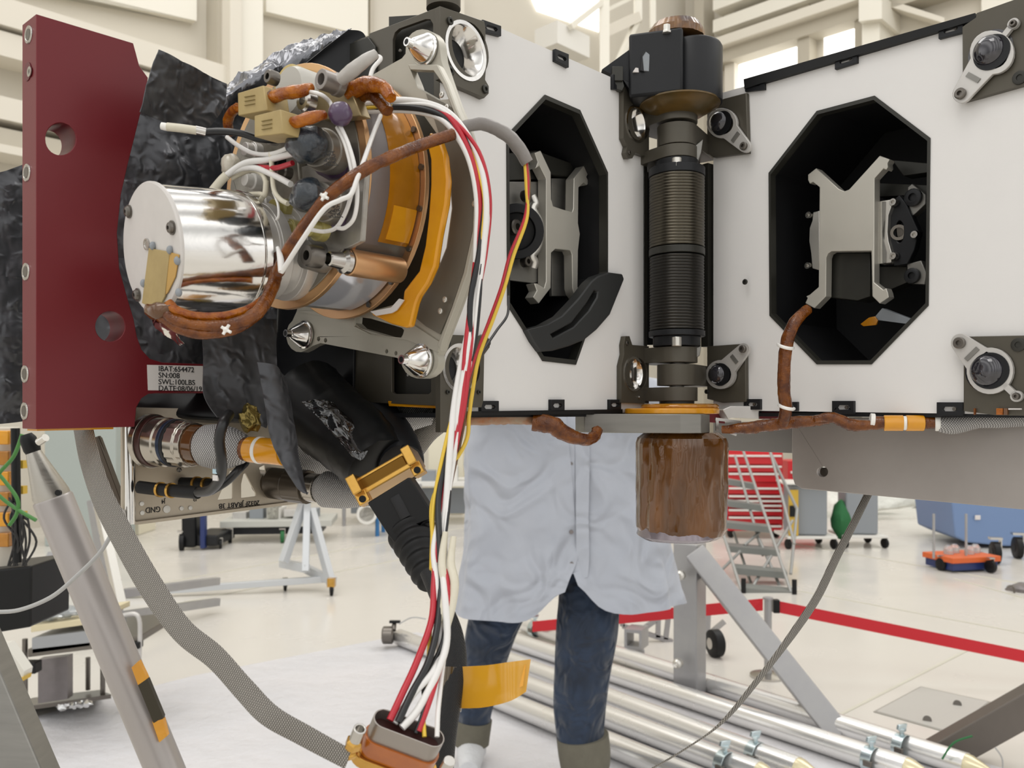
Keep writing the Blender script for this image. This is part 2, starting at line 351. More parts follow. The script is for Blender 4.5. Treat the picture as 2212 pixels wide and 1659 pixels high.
# glow panels: painted ceiling-light bloom behind the ladder, bright openings along the right wall
for i, q in enumerate(([(1120, -80), (1300, -80), (1300, 68), (1165, 22)], [(1586, 124), (1722, 78), (1722, 260), (1586, 300)], [(1780, 62), (1846, 42), (1846, 220), (1780, 240)], [(1868, 44), (1902, 34), (1902, 200), (1868, 210)])):
    pl = WL if i == 0 else WR; b = MB(); b.prism(pl.pts(q, .08), -pl.n * .07); struct(b.build('window_%d' % (i + 1), glow, smooth=0))
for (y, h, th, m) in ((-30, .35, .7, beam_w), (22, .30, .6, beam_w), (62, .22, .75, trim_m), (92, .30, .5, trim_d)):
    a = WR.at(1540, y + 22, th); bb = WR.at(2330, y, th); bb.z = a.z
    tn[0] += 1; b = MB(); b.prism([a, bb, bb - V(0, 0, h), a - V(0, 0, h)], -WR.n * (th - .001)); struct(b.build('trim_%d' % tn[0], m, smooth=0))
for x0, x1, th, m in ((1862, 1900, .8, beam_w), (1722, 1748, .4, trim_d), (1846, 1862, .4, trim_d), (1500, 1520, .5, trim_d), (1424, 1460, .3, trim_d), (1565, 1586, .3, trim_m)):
    trim(WR, [(x0, -80), (x1, -80), (x1, 980), (x0, 980)], th, m)
trim(WR, [(1908, -5), (2040, 38), (2040, 50), (1908, 10)], .5, trim_m); trim(WR, [(2120, -80), (2240, -80), (2240, 14), (2120, 42)], .3, beam_w)
trim(WR, [(1855, -10), (1905, -14), (1905, 40), (1855, 46)], 1.0, beam_w)
# crane access ladder on the left wall near the corner
lad = thing('crane_ladder', 'white steel crane ladder platform standing against the corner of the hall', 'ladder', WL.at(1305, 1000, 1.0))
def seg3(mb, L, r, off=1.2):
    for (x0, y0, x1, y1) in L: mb.bar(WL.at(x0, y0, off), WL.at(x1, y1, off), r, r)
b = MB(); seg3(b, [(1305, -60, 1305, 1020)], .2); b.build('post', beam_w, lad, smooth=0)
b = MB(); seg3(b, [(1378, -40, 1378, 46)], .16); b.build('rail_post', beam_w, lad, smooth=0)
b = MB(); seg3(b, [(1410, -40, 1410, 62)], .12); b.build('rail_post', beam_w, lad, smooth=0)
b = MB(); seg3(b, [(1305, 70, 1375, 38)], .2); b.build('deck', trim_m, lad, smooth=0)
b = MB(); seg3(b, [(1378, 40, 1328, 150)], .11); b.build('brace', beam_w, lad, smooth=0)
b = MB(); seg3(b, [(1232, 58, 1345, -30)], .10); b.build('brace', beam_w, lad, smooth=0)
b = MB(); seg3(b, [(1310, 22, 1372, -8)], .07); b.build('handrail', beam_w, lad, smooth=0)
b = MB(); b.box(WL.at(1215, 95, .8), e1 * .5, e2 * .3, (0, 0, .22)); o = b.build('camera_housing', white_en, smooth=0); tag(o, 'small white box hung under the left wall girder above the left panel', 'box')
# floor: joints, hatch, white mat
jt = M('floor_joint', 'c9c6b8', .5)
def strip(p0, p1, wd, mat, name, h=.004):
    d = (p1 - p0); n_ = V(-d.y, d.x, 0).normalized() * wd / 2; b = MB(); b.prism([p0 - n_, p1 - n_, p1 + n_, p0 + n_], (0, 0, h)); return b.build(name, mat, smooth=0)
for a, c in (((1700, 1272), (2212, 1368)), ((1800, 1552), (2100, 1400)), ((1700, 1172), (2212, 1262)), ((2060, 1250), (2212, 1292)), ((270, 1275), (1000, 1140)), ((300, 1320), (960, 1190))):
    tn[0] += 1; struct(strip(G(*a), G(*c), .018, jt, 'trim_%d' % tn[0]))
h = thing('floor_hatch', 'grey square access hatch plate set in the white floor at lower right', 'hatch', G(2000, 1540))
q = [G(1893, 1538), G(1990, 1486), G(2135, 1518), G(2050, 1582)]
b = MB(); b.prism(q, (0, 0, .006)); b.build('cover_plate', M('hatch_plate', 'b5b3ad', .4), h, bevel=.002)
cq = sum(q, Vector()) / 4; b = MB(); b.prism([cq + (p - cq) * 1.05 for p in q], (0, 0, .004), [[cq + (p - cq) * 1.005 for p in q]]); b.build('frame', M('hatch_frame', '9d9a92', .5), h, smooth=0)
for x, y in ((2003, 1555), (2068, 1521)):
    b = MB(); b.lathe(G(x, y, .006), G(x, y, .012), [(0, .02), (1, .02)], 16); b.build('lift_stud', steel_dk, h)
mat_m = M('white_floor_sheet', 'd0ced0', .42, 0, bump=('noise', 3, .6, .06), vary=(1.5, 'c6c7cb', .6))
b = MB(); q = [G(100, 1545), G(420, 1462), G(900, 1368), G(1500, 1480), G(2300, 1700), G(2300, 2300), G(-400, 2300), G(-400, 1690)]
b.prism(q, (0, 0, .008)); tag(b.build('floor_sheet', mat_m, smooth=0), 'large white plastic sheet spread on the floor under the workers and tubes', 'sheet')
# ================================================================ the two white-faced boxes joined by the hinge
A_ = V(.659, .752, 0).normalized(); NLn = V(.752, -.659, 0).normalized()
C0 = V(-.0637, .755, CAMZ)
W = Plane(C0, NLn); S = Plane(C0, -A_)
R_ = V(.638, -.770, 0).normalized(); NR = V(-.770, -.638, 0).normalized()
R = Plane(V(.267, .98, CAMZ), NR)
def plate(pl, L, off, th, name, mat, parent, holes=(), bevel=.0006, smooth=35, **k):
    b = MB(); b.prism(pl.pts(L, off), -pl.n * th, [[q + pl.n * off for q in h] if isinstance(h[0], Vector) else pl.pts(h, off) for h in holes]); return b.build(name, mat, parent, smooth=smooth, bevel=bevel, **k)
def disc(pl, x, y, prof, name, mat, parent, seg=32, base=0.0, **k):
    """lathe standing on plane pl at a pixel; prof: (height above plane, radius) in metres; the foot point sits on the plane at height base"""
    c = pl.at(x, y, base); b = MB(); b.lathe(c, c + pl.n, prof, seg); return b.build(name, mat, parent, **k)
def scr(pl, x, y, r, parent, off=.001, h=.003, mat=None, name='screw'):
    c = pl.at(x, y, off); b = MB(); b.lathe(c, c + pl.n, [(0, r), (h * .8, r), (h, r * .85), (h, r * .45), (h * .3, r * .42), (h * .3, 0)], 18)
    return b.build(name, mat or steel_dk, parent)
def wcirc(pl, x, y, r, n=32):
    c = pl.at(x, y); u, v = basis(pl.n); return [c + u * r * math.cos(2 * math.pi * k / n) + v * r * math.sin(2 * math.pi * k / n) for k in range(n)]
# ---- left box
seats = ((1006, 110, .0225), (993, 795, .0185), (1374, 268, .018), (1369, 808, .017))
LB = thing('left_equipment_box', 'white faced olive equipment box on the left with octagonal opening, hinged at its right edge', 'equipment box', W.at(1150, 893))
octL = [(1176, 205), (1252, 238), (1312, 373), (1312, 590), (1243, 788), (1172, 780), (1096, 660), (1094, 292)]
plate(W, [(951, 14), (1050, 47), (1325, 169), (1392, 200), (1392, 892), (951, 893)], 0, .003, 'white_panel', white_pt, LB, [octL] + [wcirc(W, x, y, r) for x, y, r in seats], bevel=0)
def cavity(pl, octo, depth, parent, lip):
    b = MB(); f = pl.pts(octo, .0005); bk = pl.pts(octo, .0005)
    cen = sum(f, Vector()) / len(f)
    rimf = [p + (cen - p) * lip for p in f]
    n = len(f); d = -pl.n * depth
    # a thin folded lip round the opening, then the box behind it
    b.prism([p + pl.n * .001 for p in f], -pl.n * .010, [[p + pl.n * .001 for p in rimf]]); b.build('opening_lip', dark_ol, parent, smooth=0)
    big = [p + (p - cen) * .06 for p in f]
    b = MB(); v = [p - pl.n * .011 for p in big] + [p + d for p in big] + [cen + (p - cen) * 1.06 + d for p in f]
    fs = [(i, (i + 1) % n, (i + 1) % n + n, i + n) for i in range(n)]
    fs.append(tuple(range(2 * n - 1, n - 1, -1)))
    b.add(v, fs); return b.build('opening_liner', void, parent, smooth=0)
cavity(W, octL, .14, LB, .035)
# inner ribs of the opening
ZB, ZT = CAMZ - .001, CAMZ + .362
def wall_pt(pl_o, ax, t, z): return V(pl_o.x + ax.x * t, pl_o.y + ax.y * t, z)
DL = -NLn
def slab(o, u, lu, v, lv, z0, z1, name, mat, parent, th=.003):
    """vertical or horizontal slab from corner o spanning u*lu, v*lv between z0 and z1"""
    b = MB(); c = V(o.x, o.y, 0) + u * lu / 2 + v * lv / 2 + V(0, 0, (z0 + z1) / 2); b.box(c, u * lu / 2, v * lv / 2, V(0, 0, (z1 - z0) / 2)); return b.build(name, mat, parent, smooth=0)
c1 = C0 + DL * .0035
slab(c1, A_, .332, DL, .235, ZB - .004, ZB, 'bottom_plate', black_an, LB)
slab(c1 + A_ * .02, A_, .31, DL, .235, ZT - .006, ZT - .003, 'top_plate', black_an, LB)
slab(c1 + DL * .236, A_, .332, DL, .003, ZB, ZT - .003, 'back_plate', black_an, LB)
slab(c1 + A_ * .329, A_, .003, DL, .235, ZB, ZT - .003, 'end_plate', dark_ol, LB)
# side plate with its milled pockets
pk1 = [(848, 205), (848, 85), (853, 70), (862, 62), (918, 42), (929, 42), (935, 52), (937, 205)]
pk2 = [(846, 750), (846, 846), (852, 851), (925, 851), (931, 846), (931, 750)]
plate(S, [(598, 200), (598, 864), (700, 866), (770, 868), (949, 877), (949, 14), (875, 43), (798, 72), (797, 77), (782, 82), (700, 118)], 0, .0035, 'side_plate', olive, LB, [pk1, pk2], bevel=.0004)
plate(S, [(840, 36), (840, 215), (943, 215), (943, 30)], -.010, .002, 'pocket_floor', dark_ol, LB, bevel=0)
plate(S, [(840, 740), (840, 860), (940, 860), (940, 740)], -.010, .002, 'pocket_floor', dark_ol, LB, bevel=0)
plate(S, [(560, 300), (560, 858), (754, 862), (762, 857), (764, 760), (764, 300)], .003, .003, 'side_cover', black_an, LB, [[(662, 848), (662, 852), (695, 852), (695, 848)]])
plate(S, [(600, 150), (795, 80), (810, 100), (812, 200), (700, 260), (600, 280)], .003, .003, 'side_cover', dark_ol, LB)
for x, y in ((884, 810), (866, 110)): scr(S, x, y, .0014, LB, -.008, .002, alu_lt)
# corner brackets on the white face
def ring_hole(pl, x, y, r, parent, off=.0065, deep=.02, sr=1.0):
    c = pl.at(x, y, off); b = MB()
    b.lathe(c, c + pl.n, [(-.0005, r * 1.1), (.0010, r * 1.1), (.0010, r * .96), (-.0005, r * .90), (-deep * .8, r * .60), (-deep * .85, r * .60)], 40, caps=False); o = b.build('conical_seat', [polish], parent, smooth=20)
    b = MB(); b.lathe(c - pl.n * (deep * 1.3), c - pl.n * (deep * .86), [(0, r * .62), (1, r * .62)], 28); b.build('bore', black_pl, o); return o
plate(W, [(950.5, 13), (1046, 46), (1049, 60), (1048, 172), (1056, 186), (1056, 202), (1046, 212), (1034, 206), (968, 178), (951, 170)], .0065, .006, 'corner_bracket', olive, LB,
      [wcirc(W, 1006, 110, .0240)], bevel=.0008)
ring_hole(W, 1006, 110, .024, LB)
for x, y, r in ((971, 46, .0035), (971, 154, .0045), (1047, 193, .0038)): scr(W, x, y, r, LB, .0066, .002, dark_ol)
plate(W, [(951, 722), (1040, 726), (1048, 722), (1057, 733), (1058, 750), (1046, 766), (1044, 866), (1040, 880), (980, 880), (980, 934), (951, 934)], .0065, .006, 'corner_bracket', olive, LB,
      [wcirc(W, 993, 795, .0200)], bevel=.0008)
ring_hole(W, 993, 795, .020, LB)
for x, y, r in ((966, 742, .003), (966, 847, .002), (1052, 740, .0035), (1033, 847, .002)): scr(W, x, y, r, LB, .0066, .002, dark_ol)
b = MB(); b.lathe(W.at(958, 20, -.012), W.at(958, -70, -.012), [(0, .0155), (.5, .0155), (1, .0155)], 28); b.build('corner_post', olive, LB)
# edge clips with slots
def clip(pl, x0, y0, x1, y1, sl, sr, parent):
    """x0,y0 - x1,y1: left/right edges; sl, sr slope of the top edge"""
    L = [(x0, y0), (x1, y0 + sl), (x1, y1 + sr), (x0, y1)]
    mx0, mx1 = x0 + (x1 - x0) * .26, x0 + (x1 - x0) * .74; my = (y0 + y1) / 2; a = (y1 - y0) * .17
    def yy(x): return my + (sl + sr) / 2 * (x - x0) / (x1 - x0)
    hole = [(mx0, yy(mx0) - a), (mx1, yy(mx1) - a), (mx1 + 3, yy(mx1)), (mx1, yy(mx1) + a), (mx0, yy(mx0) + a), (mx0 - 3, yy(mx0))]
    o = plate(pl, L, .004, .0042, 'edge_clip', black_an, parent, [hole], bevel=.0003)
    b = MB(); b.lathe(pl.at(mx1 - 2, yy(mx1 - 2), .0005), pl.at(mx1 - 2, yy(mx1 - 2), .0005) + pl.n, [(0, .0018), (.002, .0018), (.002, 0)], 12); b.build('rivet', steel_dk, o)
clip(W, 1043, 42, 1083, 68, 14, 10, LB); clip(W, 1200, 105, 1229, 131, 12, 15, LB); clip(W, 1325, 160, 1349, 192, 10, 4, LB)
clip(W, 1040, 866, 1078, 892, 0, 0, LB); clip(W, 1191, 863, 1220, 889, 0, 0, LB); clip(W, 1318, 863, 1342, 886, 0, 0, LB)
b = MB(); b.prism(W.pts([(985, 889), (1345, 884), (1345, 893), (985, 899)], .004), -W.n * .006); b.build('lower_seal', rubber, LB, smooth=0)
# machined yoke inside the left opening
def yoke(pl, outer, holes, off, th, parent, name='inner_yoke', mat=None): return plate(pl, outer, off, th, name, mat or yoke_m, parent, holes, bevel=.0007)
yL = [(1155, 330), (1168, 325), (1190, 372), (1191, 430), (1195, 445), (1215, 452), (1236, 458), (1239, 450), (1240, 385), (1262, 357), (1272, 372), (1267, 382), (1273, 395), (1268, 400), (1262, 394), (1250, 405), (1249, 482), (1253, 505), (1249, 540), (1248, 620), (1258, 634), (1248, 646), (1240, 634), (1237, 622), (1236, 550), (1232, 541), (1200, 538), (1191, 546), (1190, 622), (1164, 656), (1152, 642), (1160, 628), (1154, 612), (1160, 612), (1176, 622), (1180, 608), (1180, 386), (1166, 358), (1157, 364), (1162, 350)]
yoke(W, yL, (), -.030, .012, LB)
b = MB(); b.prism(W.pts([(1158, 325), (1250, 358), (1240, 385), (1190, 376), (1180, 386), (1098, 390), (1098, 330)], -.045), -W.n * .05); b.build('yoke_block', dark_ol, LB, bevel=.001)
b = MB(); b.prism(W.pts([(1097, 392), (1181, 392), (1181, 606), (1152, 612), (1097, 605)], -.043), -W.n * .004); b.build('yoke_back', alu_gr, LB, bevel=.0006)
b = MB(); b.prism(W.pts([(1192, 385), (1238, 385), (1238, 640), (1192, 640)], -.050), -W.n * .004); b.build('yoke_back', alu_gr, LB, bevel=.0006)
for yy, dy in ((560, 640), (628, 650)):
    pass
cring = W.at(1128, 500, -.036); b = MB()
for k in range(25):
    pass
b.tube([W.at(1148, 424, -.038), W.at(1155, 440, -.036), W.at(1150, 452, -.036), W.at(1163, 480, -.034), W.at(1165, 505, -.034), W.at(1159, 535, -.034), W.at(1147, 552, -.036), W.at(1153, 565, -.036), W.at(1150, 578, -.038)], .0052, 12, 6); b.build('curved_flange', alu_lt, LB)
b = MB(); b.lathe(W.at(1116, 500, -.040), W.at(1116, 500, -.028), [(0, .028), (1, .028), (1, .019), (.3, .019), (.3, 0)], 40); b.build('bearing_cover', black_an, LB, bevel=.0008)
for x, y in ((1131, 424), (1131, 566)): scr(W, x, y, .006, LB, -.036, .007, steel_dk)
scr(W, 1106, 492, .008, LB, -.03, .008, steel_dk)
# the slotted black arc reaching out of the opening
arcp = [(1138, 712), (1178, 702), (1215, 682), (1250, 645), (1278, 608), (1292, 596), (1316, 588), (1345, 592), (1349, 603), (1318, 680), (1290, 712), (1262, 735), (1230, 748), (1195, 758), (1168, 760), (1152, 738)]
slot = [(1190, 722), (1235, 698), (1268, 655), (1284, 628), (1292, 630), (1290, 642), (1272, 672), (1240, 706), (1195, 730)]
plate(W, arcp, .006, .014, 'slotted_arc', M('arc_black', '2b2c2c', .45, .1), LB, [slot], bevel=.0015)
# ---- right box
RB = thing('right_equipment_box', 'white faced equipment box on the right with cross shaped bracket inside its octagonal opening', 'equipment box', R.at(1800, 895))
octR = [(1765, 240), (1890, 207), (2010, 298), (2006, 660), (1883, 787), (1765, 787), (1663, 682), (1661, 374)]
plate(R, [(1541, 206), (1610, 186), (2100, 42), (2330, -30), (2330, 900), (2100, 894), (1541, 886)], 0, .003, 'white_panel', white_pt, RB, [octR], bevel=0)
cavity(R, octR, .15, RB, .03)
DR = -NR; rc = R.at(1542, 890); rc = V(rc.x, rc.y, 0) + DR * .0035
slab(rc, R_, .34, DR, .22, ZB - .004, ZB, 'bottom_plate', black_an, RB); slab(rc, R_, .34, DR, .22, ZT - .004, ZT, 'top_plate', black_an, RB)
slab(rc + DR * .221, R_, .34, DR, .003, ZB, ZT, 'back_plate', black_an, RB); slab(rc + R_ * .0, R_, .003, DR, .22, ZB, ZT, 'end_plate', dark_ol, RB)
b = MB(); e = R.pts([(1606, 171), (2106, 28), (2108, 50), (2100, 62), (2098, 46), (1640, 181), (1608, 192)], .006); b.prism(e, -R.n * .012); b.build('upper_seal', rubber, RB, smooth=0)
# brackets, right box
plate(R, [(1541, 218), (1612, 200), (1616, 330), (1541, 340), (1527, 330), (1527, 222)], .0065, .006, 'hinge_bracket', olive, RB, bevel=.0008)
plate(R, [(1527, 748), (1610, 742), (1611, 868), (1560, 870), (1527, 862)], .0065, .006, 'hinge_bracket', olive, RB, bevel=.0008)
plate(R, [(2079, 58), (2108, 38), (2110, 28), (2330, -50), (2330, 150), (2110, 212), (2080, 220)], .0065, .006, 'corner_bracket', olive, RB, bevel=.0008)
plate(R, [(2081, 727), (2330, 722), (2330, 900), (2150, 897), (2081, 888)], .0065, .006, 'corner_bracket', olive, RB, bevel=.0008)
b = MB(); b.lathe(R.at(2132, 36, -.012), R.at(2132, 55, -.012), [(0, .011), (1, .011)], 24); b.build('corner_post', olive, RB)
clip(R, 1609, 171, 1651, 198, -7, -5, RB); clip(R, 1803, 124, 1851, 150, -14, -15, RB); clip(R, 2027, 58, 2080, 84, -14, -14, RB)
clip(R, 1606, 862, 1642, 885, 0, 0, RB); clip(R, 1797, 866, 1844, 894, 0, 0, RB); clip(R, 2023, 869, 2080, 898, 0, 0, RB); clip(R, 1684, 868, 1722, 888, 0, 0, RB)
for x, y, r in ((1610, 609, .0032), (1532, 236, .0028), (1527, 846, .0028), (2200, 745, .006), (2203, 168, .006)): scr(R, x, y, r, RB, .0066, .0015, dark_ol)
def clamp(pl, x, y, r, tx, ty, parent, tab=None, off=.008):
    dx, dy = tx - x, ty - y; L = math.hypot(dx, dy); ux, uy = dx / L, dy / L; nx, ny = -uy, ux; ang = math.degrees(math.atan2(-uy, ux)); ro = r * 1.36; rt = r * .55
    o = pl.off(off); d = pl.at(x + 1, y).y
    out = arc(x, y, ro, ang + 38, ang + 322, 22)
    out += [(x + ux * L * .62 - nx * rt * .95 * -1 * -1, y + uy * L * .62 - ny * rt * .95)] if 0 else []
    out += arc(tx, ty, rt, ang - 80, ang + 80, 8)
    ring = plate(pl, out, off + .004, .004, 'retainer_clamp', satin, parent, [circ(x, y, r * 1.02, None, 24)], bevel=.0008)
    c = pl.at(x, y, off - .004); rm = r * c.y / F
    b = MB(); b.lathe(c, c + pl.n, [(0, rm * 1.3), (.003, rm * 1.3), (.0035, rm * .99), (.007, rm * .97), (.0075 + rm * .30, rm * .72), (.0075 + rm * .42, rm * .38), (.0075 + rm * .46, 0)], 36); b.build('dome', lens_gl, ring)
    b = MB(); c2 = pl.at(x, y, off + .0042); b.lathe(c2, c2 + pl.n, [(0, rm * 1.06), (.0006, rm * 1.06), (.0006, rm * .93), (-.001, rm * .93)], 36); b.build('dome_rim', black_an, ring)
    scr(pl, tx, ty, rt * .62 * c.y / F, ring, off + .004, .004, steel_dk)
    b = MB(); q0 = pl.at(x + ux * L * .55, y + uy * L * .55, off + .0045); q1 = pl.at(x + ux * L * .66, y + uy * L * .66, off + .0045); b.bar(q0, q1, rt * 1.7 * c.y / F, .0012, pl.n); b.build('step', alu_gr, ring)
    if tab:
        b = MB(); t0 = pl.at(x + (tab[0] - x) * .55, y + (tab[1] - y) * .55, off + .002); t1 = pl.at(tab[0], tab[1], off + .002)
        b.bar(t0, t1, r * .34 * c.y / F, .004, pl.n); b.lathe(t1 - pl.n * .002, t1 + pl.n * .002, [(0, r * .32 * c.y / F), (1, r * .32 * c.y / F)], 20); b.build('clamp_tab', satin, ring)
        scr(pl, tab[0], tab[1], r * .2 * c.y / F, ring, off + .004, .004, steel_dk)
clamp(R, 1559, 266, 24, 1608, 316, RB); clamp(R, 1556, 809, 23, 1606, 754, RB)
clamp(R, 2142, 113, 35, 2076, 203, RB, (2190, 52)); clamp(R, 2138, 801, 37, 2074, 741, RB, (2197, 856))
# bracket inside right opening
yR = [(1745, 377), (1763, 363), (1812, 408), (1824, 413), (1834, 409), (1900, 336), (1922, 344), (1917, 352), (1918, 361), (1914, 367), (1908, 364), (1889, 385), (1888, 610), (1908, 626), (1914, 622), (1918, 632), (1920, 642), (1900, 656), (1884, 640), (1882, 542), (1796, 543), (1788, 548), (1785, 556), (1784, 640), (1759, 666), (1739, 655), (1744, 644), (1741, 640), (1748, 637), (1768, 620), (1770, 404), (1756, 393), (1749, 397), (1745, 389)]
yoke(R, yR, (), -.028, .012, RB, 'cross_bracket', yoke_m)
b = MB(); b.prism(R.pts([(1785, 545), (1880, 545), (1880, 640), (1850, 650), (1785, 642)], -.045), -R.n * .03); b.build('yoke_back', dark_ol, RB, bevel=.001)
def wavy(pl, L, off, th, name, mat): return plate(pl, L, off, th, name, mat, RB, bevel=.0006, smooth=50)
wavy(R, [(1889, 436), (1924, 431), (1925, 448), (1919, 465), (1917, 500), (1919, 520), (1926, 545), (1925, 567), (1898, 570), (1889, 560)], -.040, .012, 'ribbed_flange', alu_lt)
wavy(R, [(1770, 455), (1757, 458), (1755, 475), (1749, 492), (1748, 520), (1752, 545), (1755, 580), (1770, 584)], -.040, .012, 'ribbed_flange', alu_lt)
wavy(R, [(1905, 436), (1912, 435), (1911, 465), (1905, 500), (1908, 520), (1914, 545), (1913, 568), (1906, 568)], -.0385, .002, 'ribbed_flange', alu_gr)
plate(R, [(1930, 432), (1942, 420), (1958, 440), (1985, 500), (1975, 540), (1960, 570), (1930, 575), (1925, 545), (1920, 500), (1925, 460)], -.046, .01, 'bearing_plate', black_an, RB, [circ(1943, 500, 9, 24, 18)], bevel=.001)
b = MB(); b.lathe(R.at(1941, 502, -.05), R.at(1941, 502, -.045), [(0, .008), (1, .008), (1, .005), (0, .005)], 24); b.build('bearing', steel_dk, RB)
for x, y in ((1934, 438), (1934, 554), (1980, 508), (1752, 466), (1750, 575)): scr(R, x, y, .0042, RB, -.044, .006, steel)
plate(R, [(1960, 404), (1970, 396), (2000, 420), (2000, 440), (1970, 468), (1960, 450)], -.05, .01, 'inner_bracket', alu_gr, RB, bevel=.001); scr(R, 1974, 427, .009, RB, -.049, .004, black_an)
plate(R, [(1958, 570), (1990, 562), (2002, 590), (1998, 615), (1960, 612)], -.05, .01, 'inner_bracket', alu_gr, RB, bevel=.001); scr(R, 1972, 596, .008, RB, -.049, .004, black_an)
plate(R, [(1884, 690), (1905, 665), (1970, 690), (1960, 700)], -.05, .01, 'inner_bracket', grey_pt, RB, bevel=.001)
for q in ([(1893, 395), (2006, 400), (2006, 420), (1893, 425)], [(1889, 575), (1960, 575), (1960, 610), (1889, 640)], [(1925, 345), (2006, 352), (2006, 372), (1950, 380)]):
    plate(R, q, -.06, .02, 'inner_rib', dark_ol, RB, bevel=.001)
plate(R, [(1858, 700), (1876, 686), (1890, 683), (1896, 692), (1893, 702), (1864, 705)], -.044, .002, 'tape_patch', kap_am, RB)
# ---- hinge: clevis knuckles, spring and guide
HX, HYY = .1895, .985
Hg = thing('spring_hinge', 'dark torsion spring hinge standing between the two white faced boxes', 'hinge', P(1462, 745, HYY))
def hz(py, d=HYY): return CAMZ + (HY - py) / F * d
def stadium(c, r, to, w, n=14):
    """horizontal finger: round end at c, straight back to point 'to'"""
    d = (to - c); d.z = 0; d.normalize(); u = V(-d.y, d.x, 0); a0 = math.atan2(u.y, u.x)
    pts = [c + V(math.cos(a0 + math.pi * k / n), math.sin(a0 + math.pi * k / n), 0) * r for k in range(n + 1)]
    return pts + [to - u * w, to + u * w]
def finger(parent, y0, y1, to, r=.0235, w=.0235, name='knuckle'):
    zt, zb = hz(y0, HYY - .02), hz(y1, HYY - .02); c = V(HX, HYY, zb); b = MB(); b.prism(stadium(c, r, V(to.x, to.y, zb), w), (0, 0, zt - zb)); return b.build(name, olive, parent, bevel=.0008)
lw = W.at(1392, 300, -.012); rw = R.at(1535, 300, -.012)
for y0, y1 in ((222, 256), (310, 337), (748, 782), (836, 866)): finger(LB, y0, y1, lw)
for y0, y1 in ((262, 308), (786, 832)): finger(RB, y0, y1, R.at(1522, 300, -.014), r=.0225, w=.013)
plate(W, [(1347, 188), (1358, 186), (1402, 205), (1402, 340), (1372, 330), (1366, 342), (1356, 342), (1352, 330), (1355, 316), (1347, 298)], .0065, .006, 'hinge_bracket', olive, LB, [wcirc(W, 1374, 268, .0190)], bevel=.0008)
ring_hole(W, 1374, 268, .019, LB); scr(W, 1359, 330, .0025, LB, .0066, .0015)
plate(W, [(1342, 870), (1342, 790), (1348, 765), (1347, 745), (1351, 726), (1360, 726), (1366, 745), (1402, 748), (1402, 872)], .0065, .006, 'hinge_bracket', olive, LB, [wcirc(W, 1369, 808, .0180)], bevel=.0008)
ring_hole(W, 1369, 808, .018, LB); scr(W, 1354, 741, .0025, LB, .0066, .0015); scr(W, 1380, 858, .0018, LB, .0066, .0015, steel)
slab(V(*W.at(1392, 500)[:2], 0) - A_ * .002, A_, .008, DL, .02, hz(744), hz(342), 'hinge_rail', dark_ol, LB)
b = MB(); q = R.at(1533, 500, -.006); b.box(V(q.x, q.y, (hz(744) + hz(335)) / 2), R_ * .005, NR * .010, (0, 0, (hz(335) - hz(744)) / 2)); b.build('hinge_rail', dark_ol, RB, smooth=0)
def coil(y0, y1, r, n, name, mat):
    z0, z1 = hz(y0), hz(y1); prof = []; k = 5; T = n * k
    for i in range(T + 1): ph = 2 * math.pi * (i % k) / k; prof.append((i / T, r + .0010 * math.sin(math.pi * (i % k) / k)))
    b = MB(); b.lathe(V(HX, HYY, z0), V(HX, HYY, z1), prof, 48); return b.build(name, mat, Hg, smooth=60)
spring_m = M('dark_spring_steel', '5a554b', .28, .9); spring_d = M('blackened_spring_steel', '3a3835', .32, .85)
coil(384, 537, .0305, 24, 'upper_coil', spring_m); coil(556, 715, .0300, 25, 'lower_coil', spring_d)
def drum(y0, y1, r, name, mat, bev=.0006, r2=None):
    b = MB(); b.lathe(V(HX, HYY, hz(y0)), V(HX, HYY, hz(y1)), [(0, r), (1, r2 or r)], 48); return b.build(name, mat, Hg, bevel=bev)
drum(366, 384, .032, 'upper_collar', black_an); drum(350, 366, .0245, 'upper_boss', black_an); drum(539, 554, .0318, 'middle_collar', dark_ol); drum(716, 728, .032, 'lower_collar', black_an); drum(728, 749, .027, 'lower_boss', black_an)
drum(340, 352, .018, 'shaft', steel, r2=.018); drum(200, 874, .0085, 'pivot_pin', steel_dk)
for y0, y1 in ((342, 362), (728, 748)):
    b = MB(); b.lathe(V(HX - .005, HYY - .026, hz(y0, .96)), V(HX - .005, HYY - .026, hz(y1, .96)), [(0, .0055), (1, .0055)], 20); b.build('stop_pin', alu_lt, Hg, bevel=.0005)
b = MB(); b.prism([P(1398, 350, 1.045), P(1512, 350, 1.045), P(1512, 745, 1.045), P(1398, 745, 1.045)], (0, .003, 0)); b.build('gap_dark_plate', black_an, Hg)  # added black plate that darkens the gap behind the spring
b = MB(); b.prism([P(1518, 392, 1.03), P(1528, 392, 1.03), P(1524, 500, 1.03), P(1516, 540, 1.03)], (0, .01, 0)); b.build('back_strip', film_grey, Hg)
b = MB(); b.prism([P(1497, 318, .975), P(1519, 300, .975), P(1515, 330, .975), P(1506, 356, .975), P(1498, 354, .975)], (0, .012, 0)); b.build('upper_stop', alu_gr, Hg, bevel=.0008)
b = MB(); b.prism([P(1492, 752, .975), P(1515, 748, .975), P(1512, 768, .975), P(1492, 782, .975)], (0, .012, 0)); b.build('lower_stop', alu_gr, Hg, bevel=.0008)
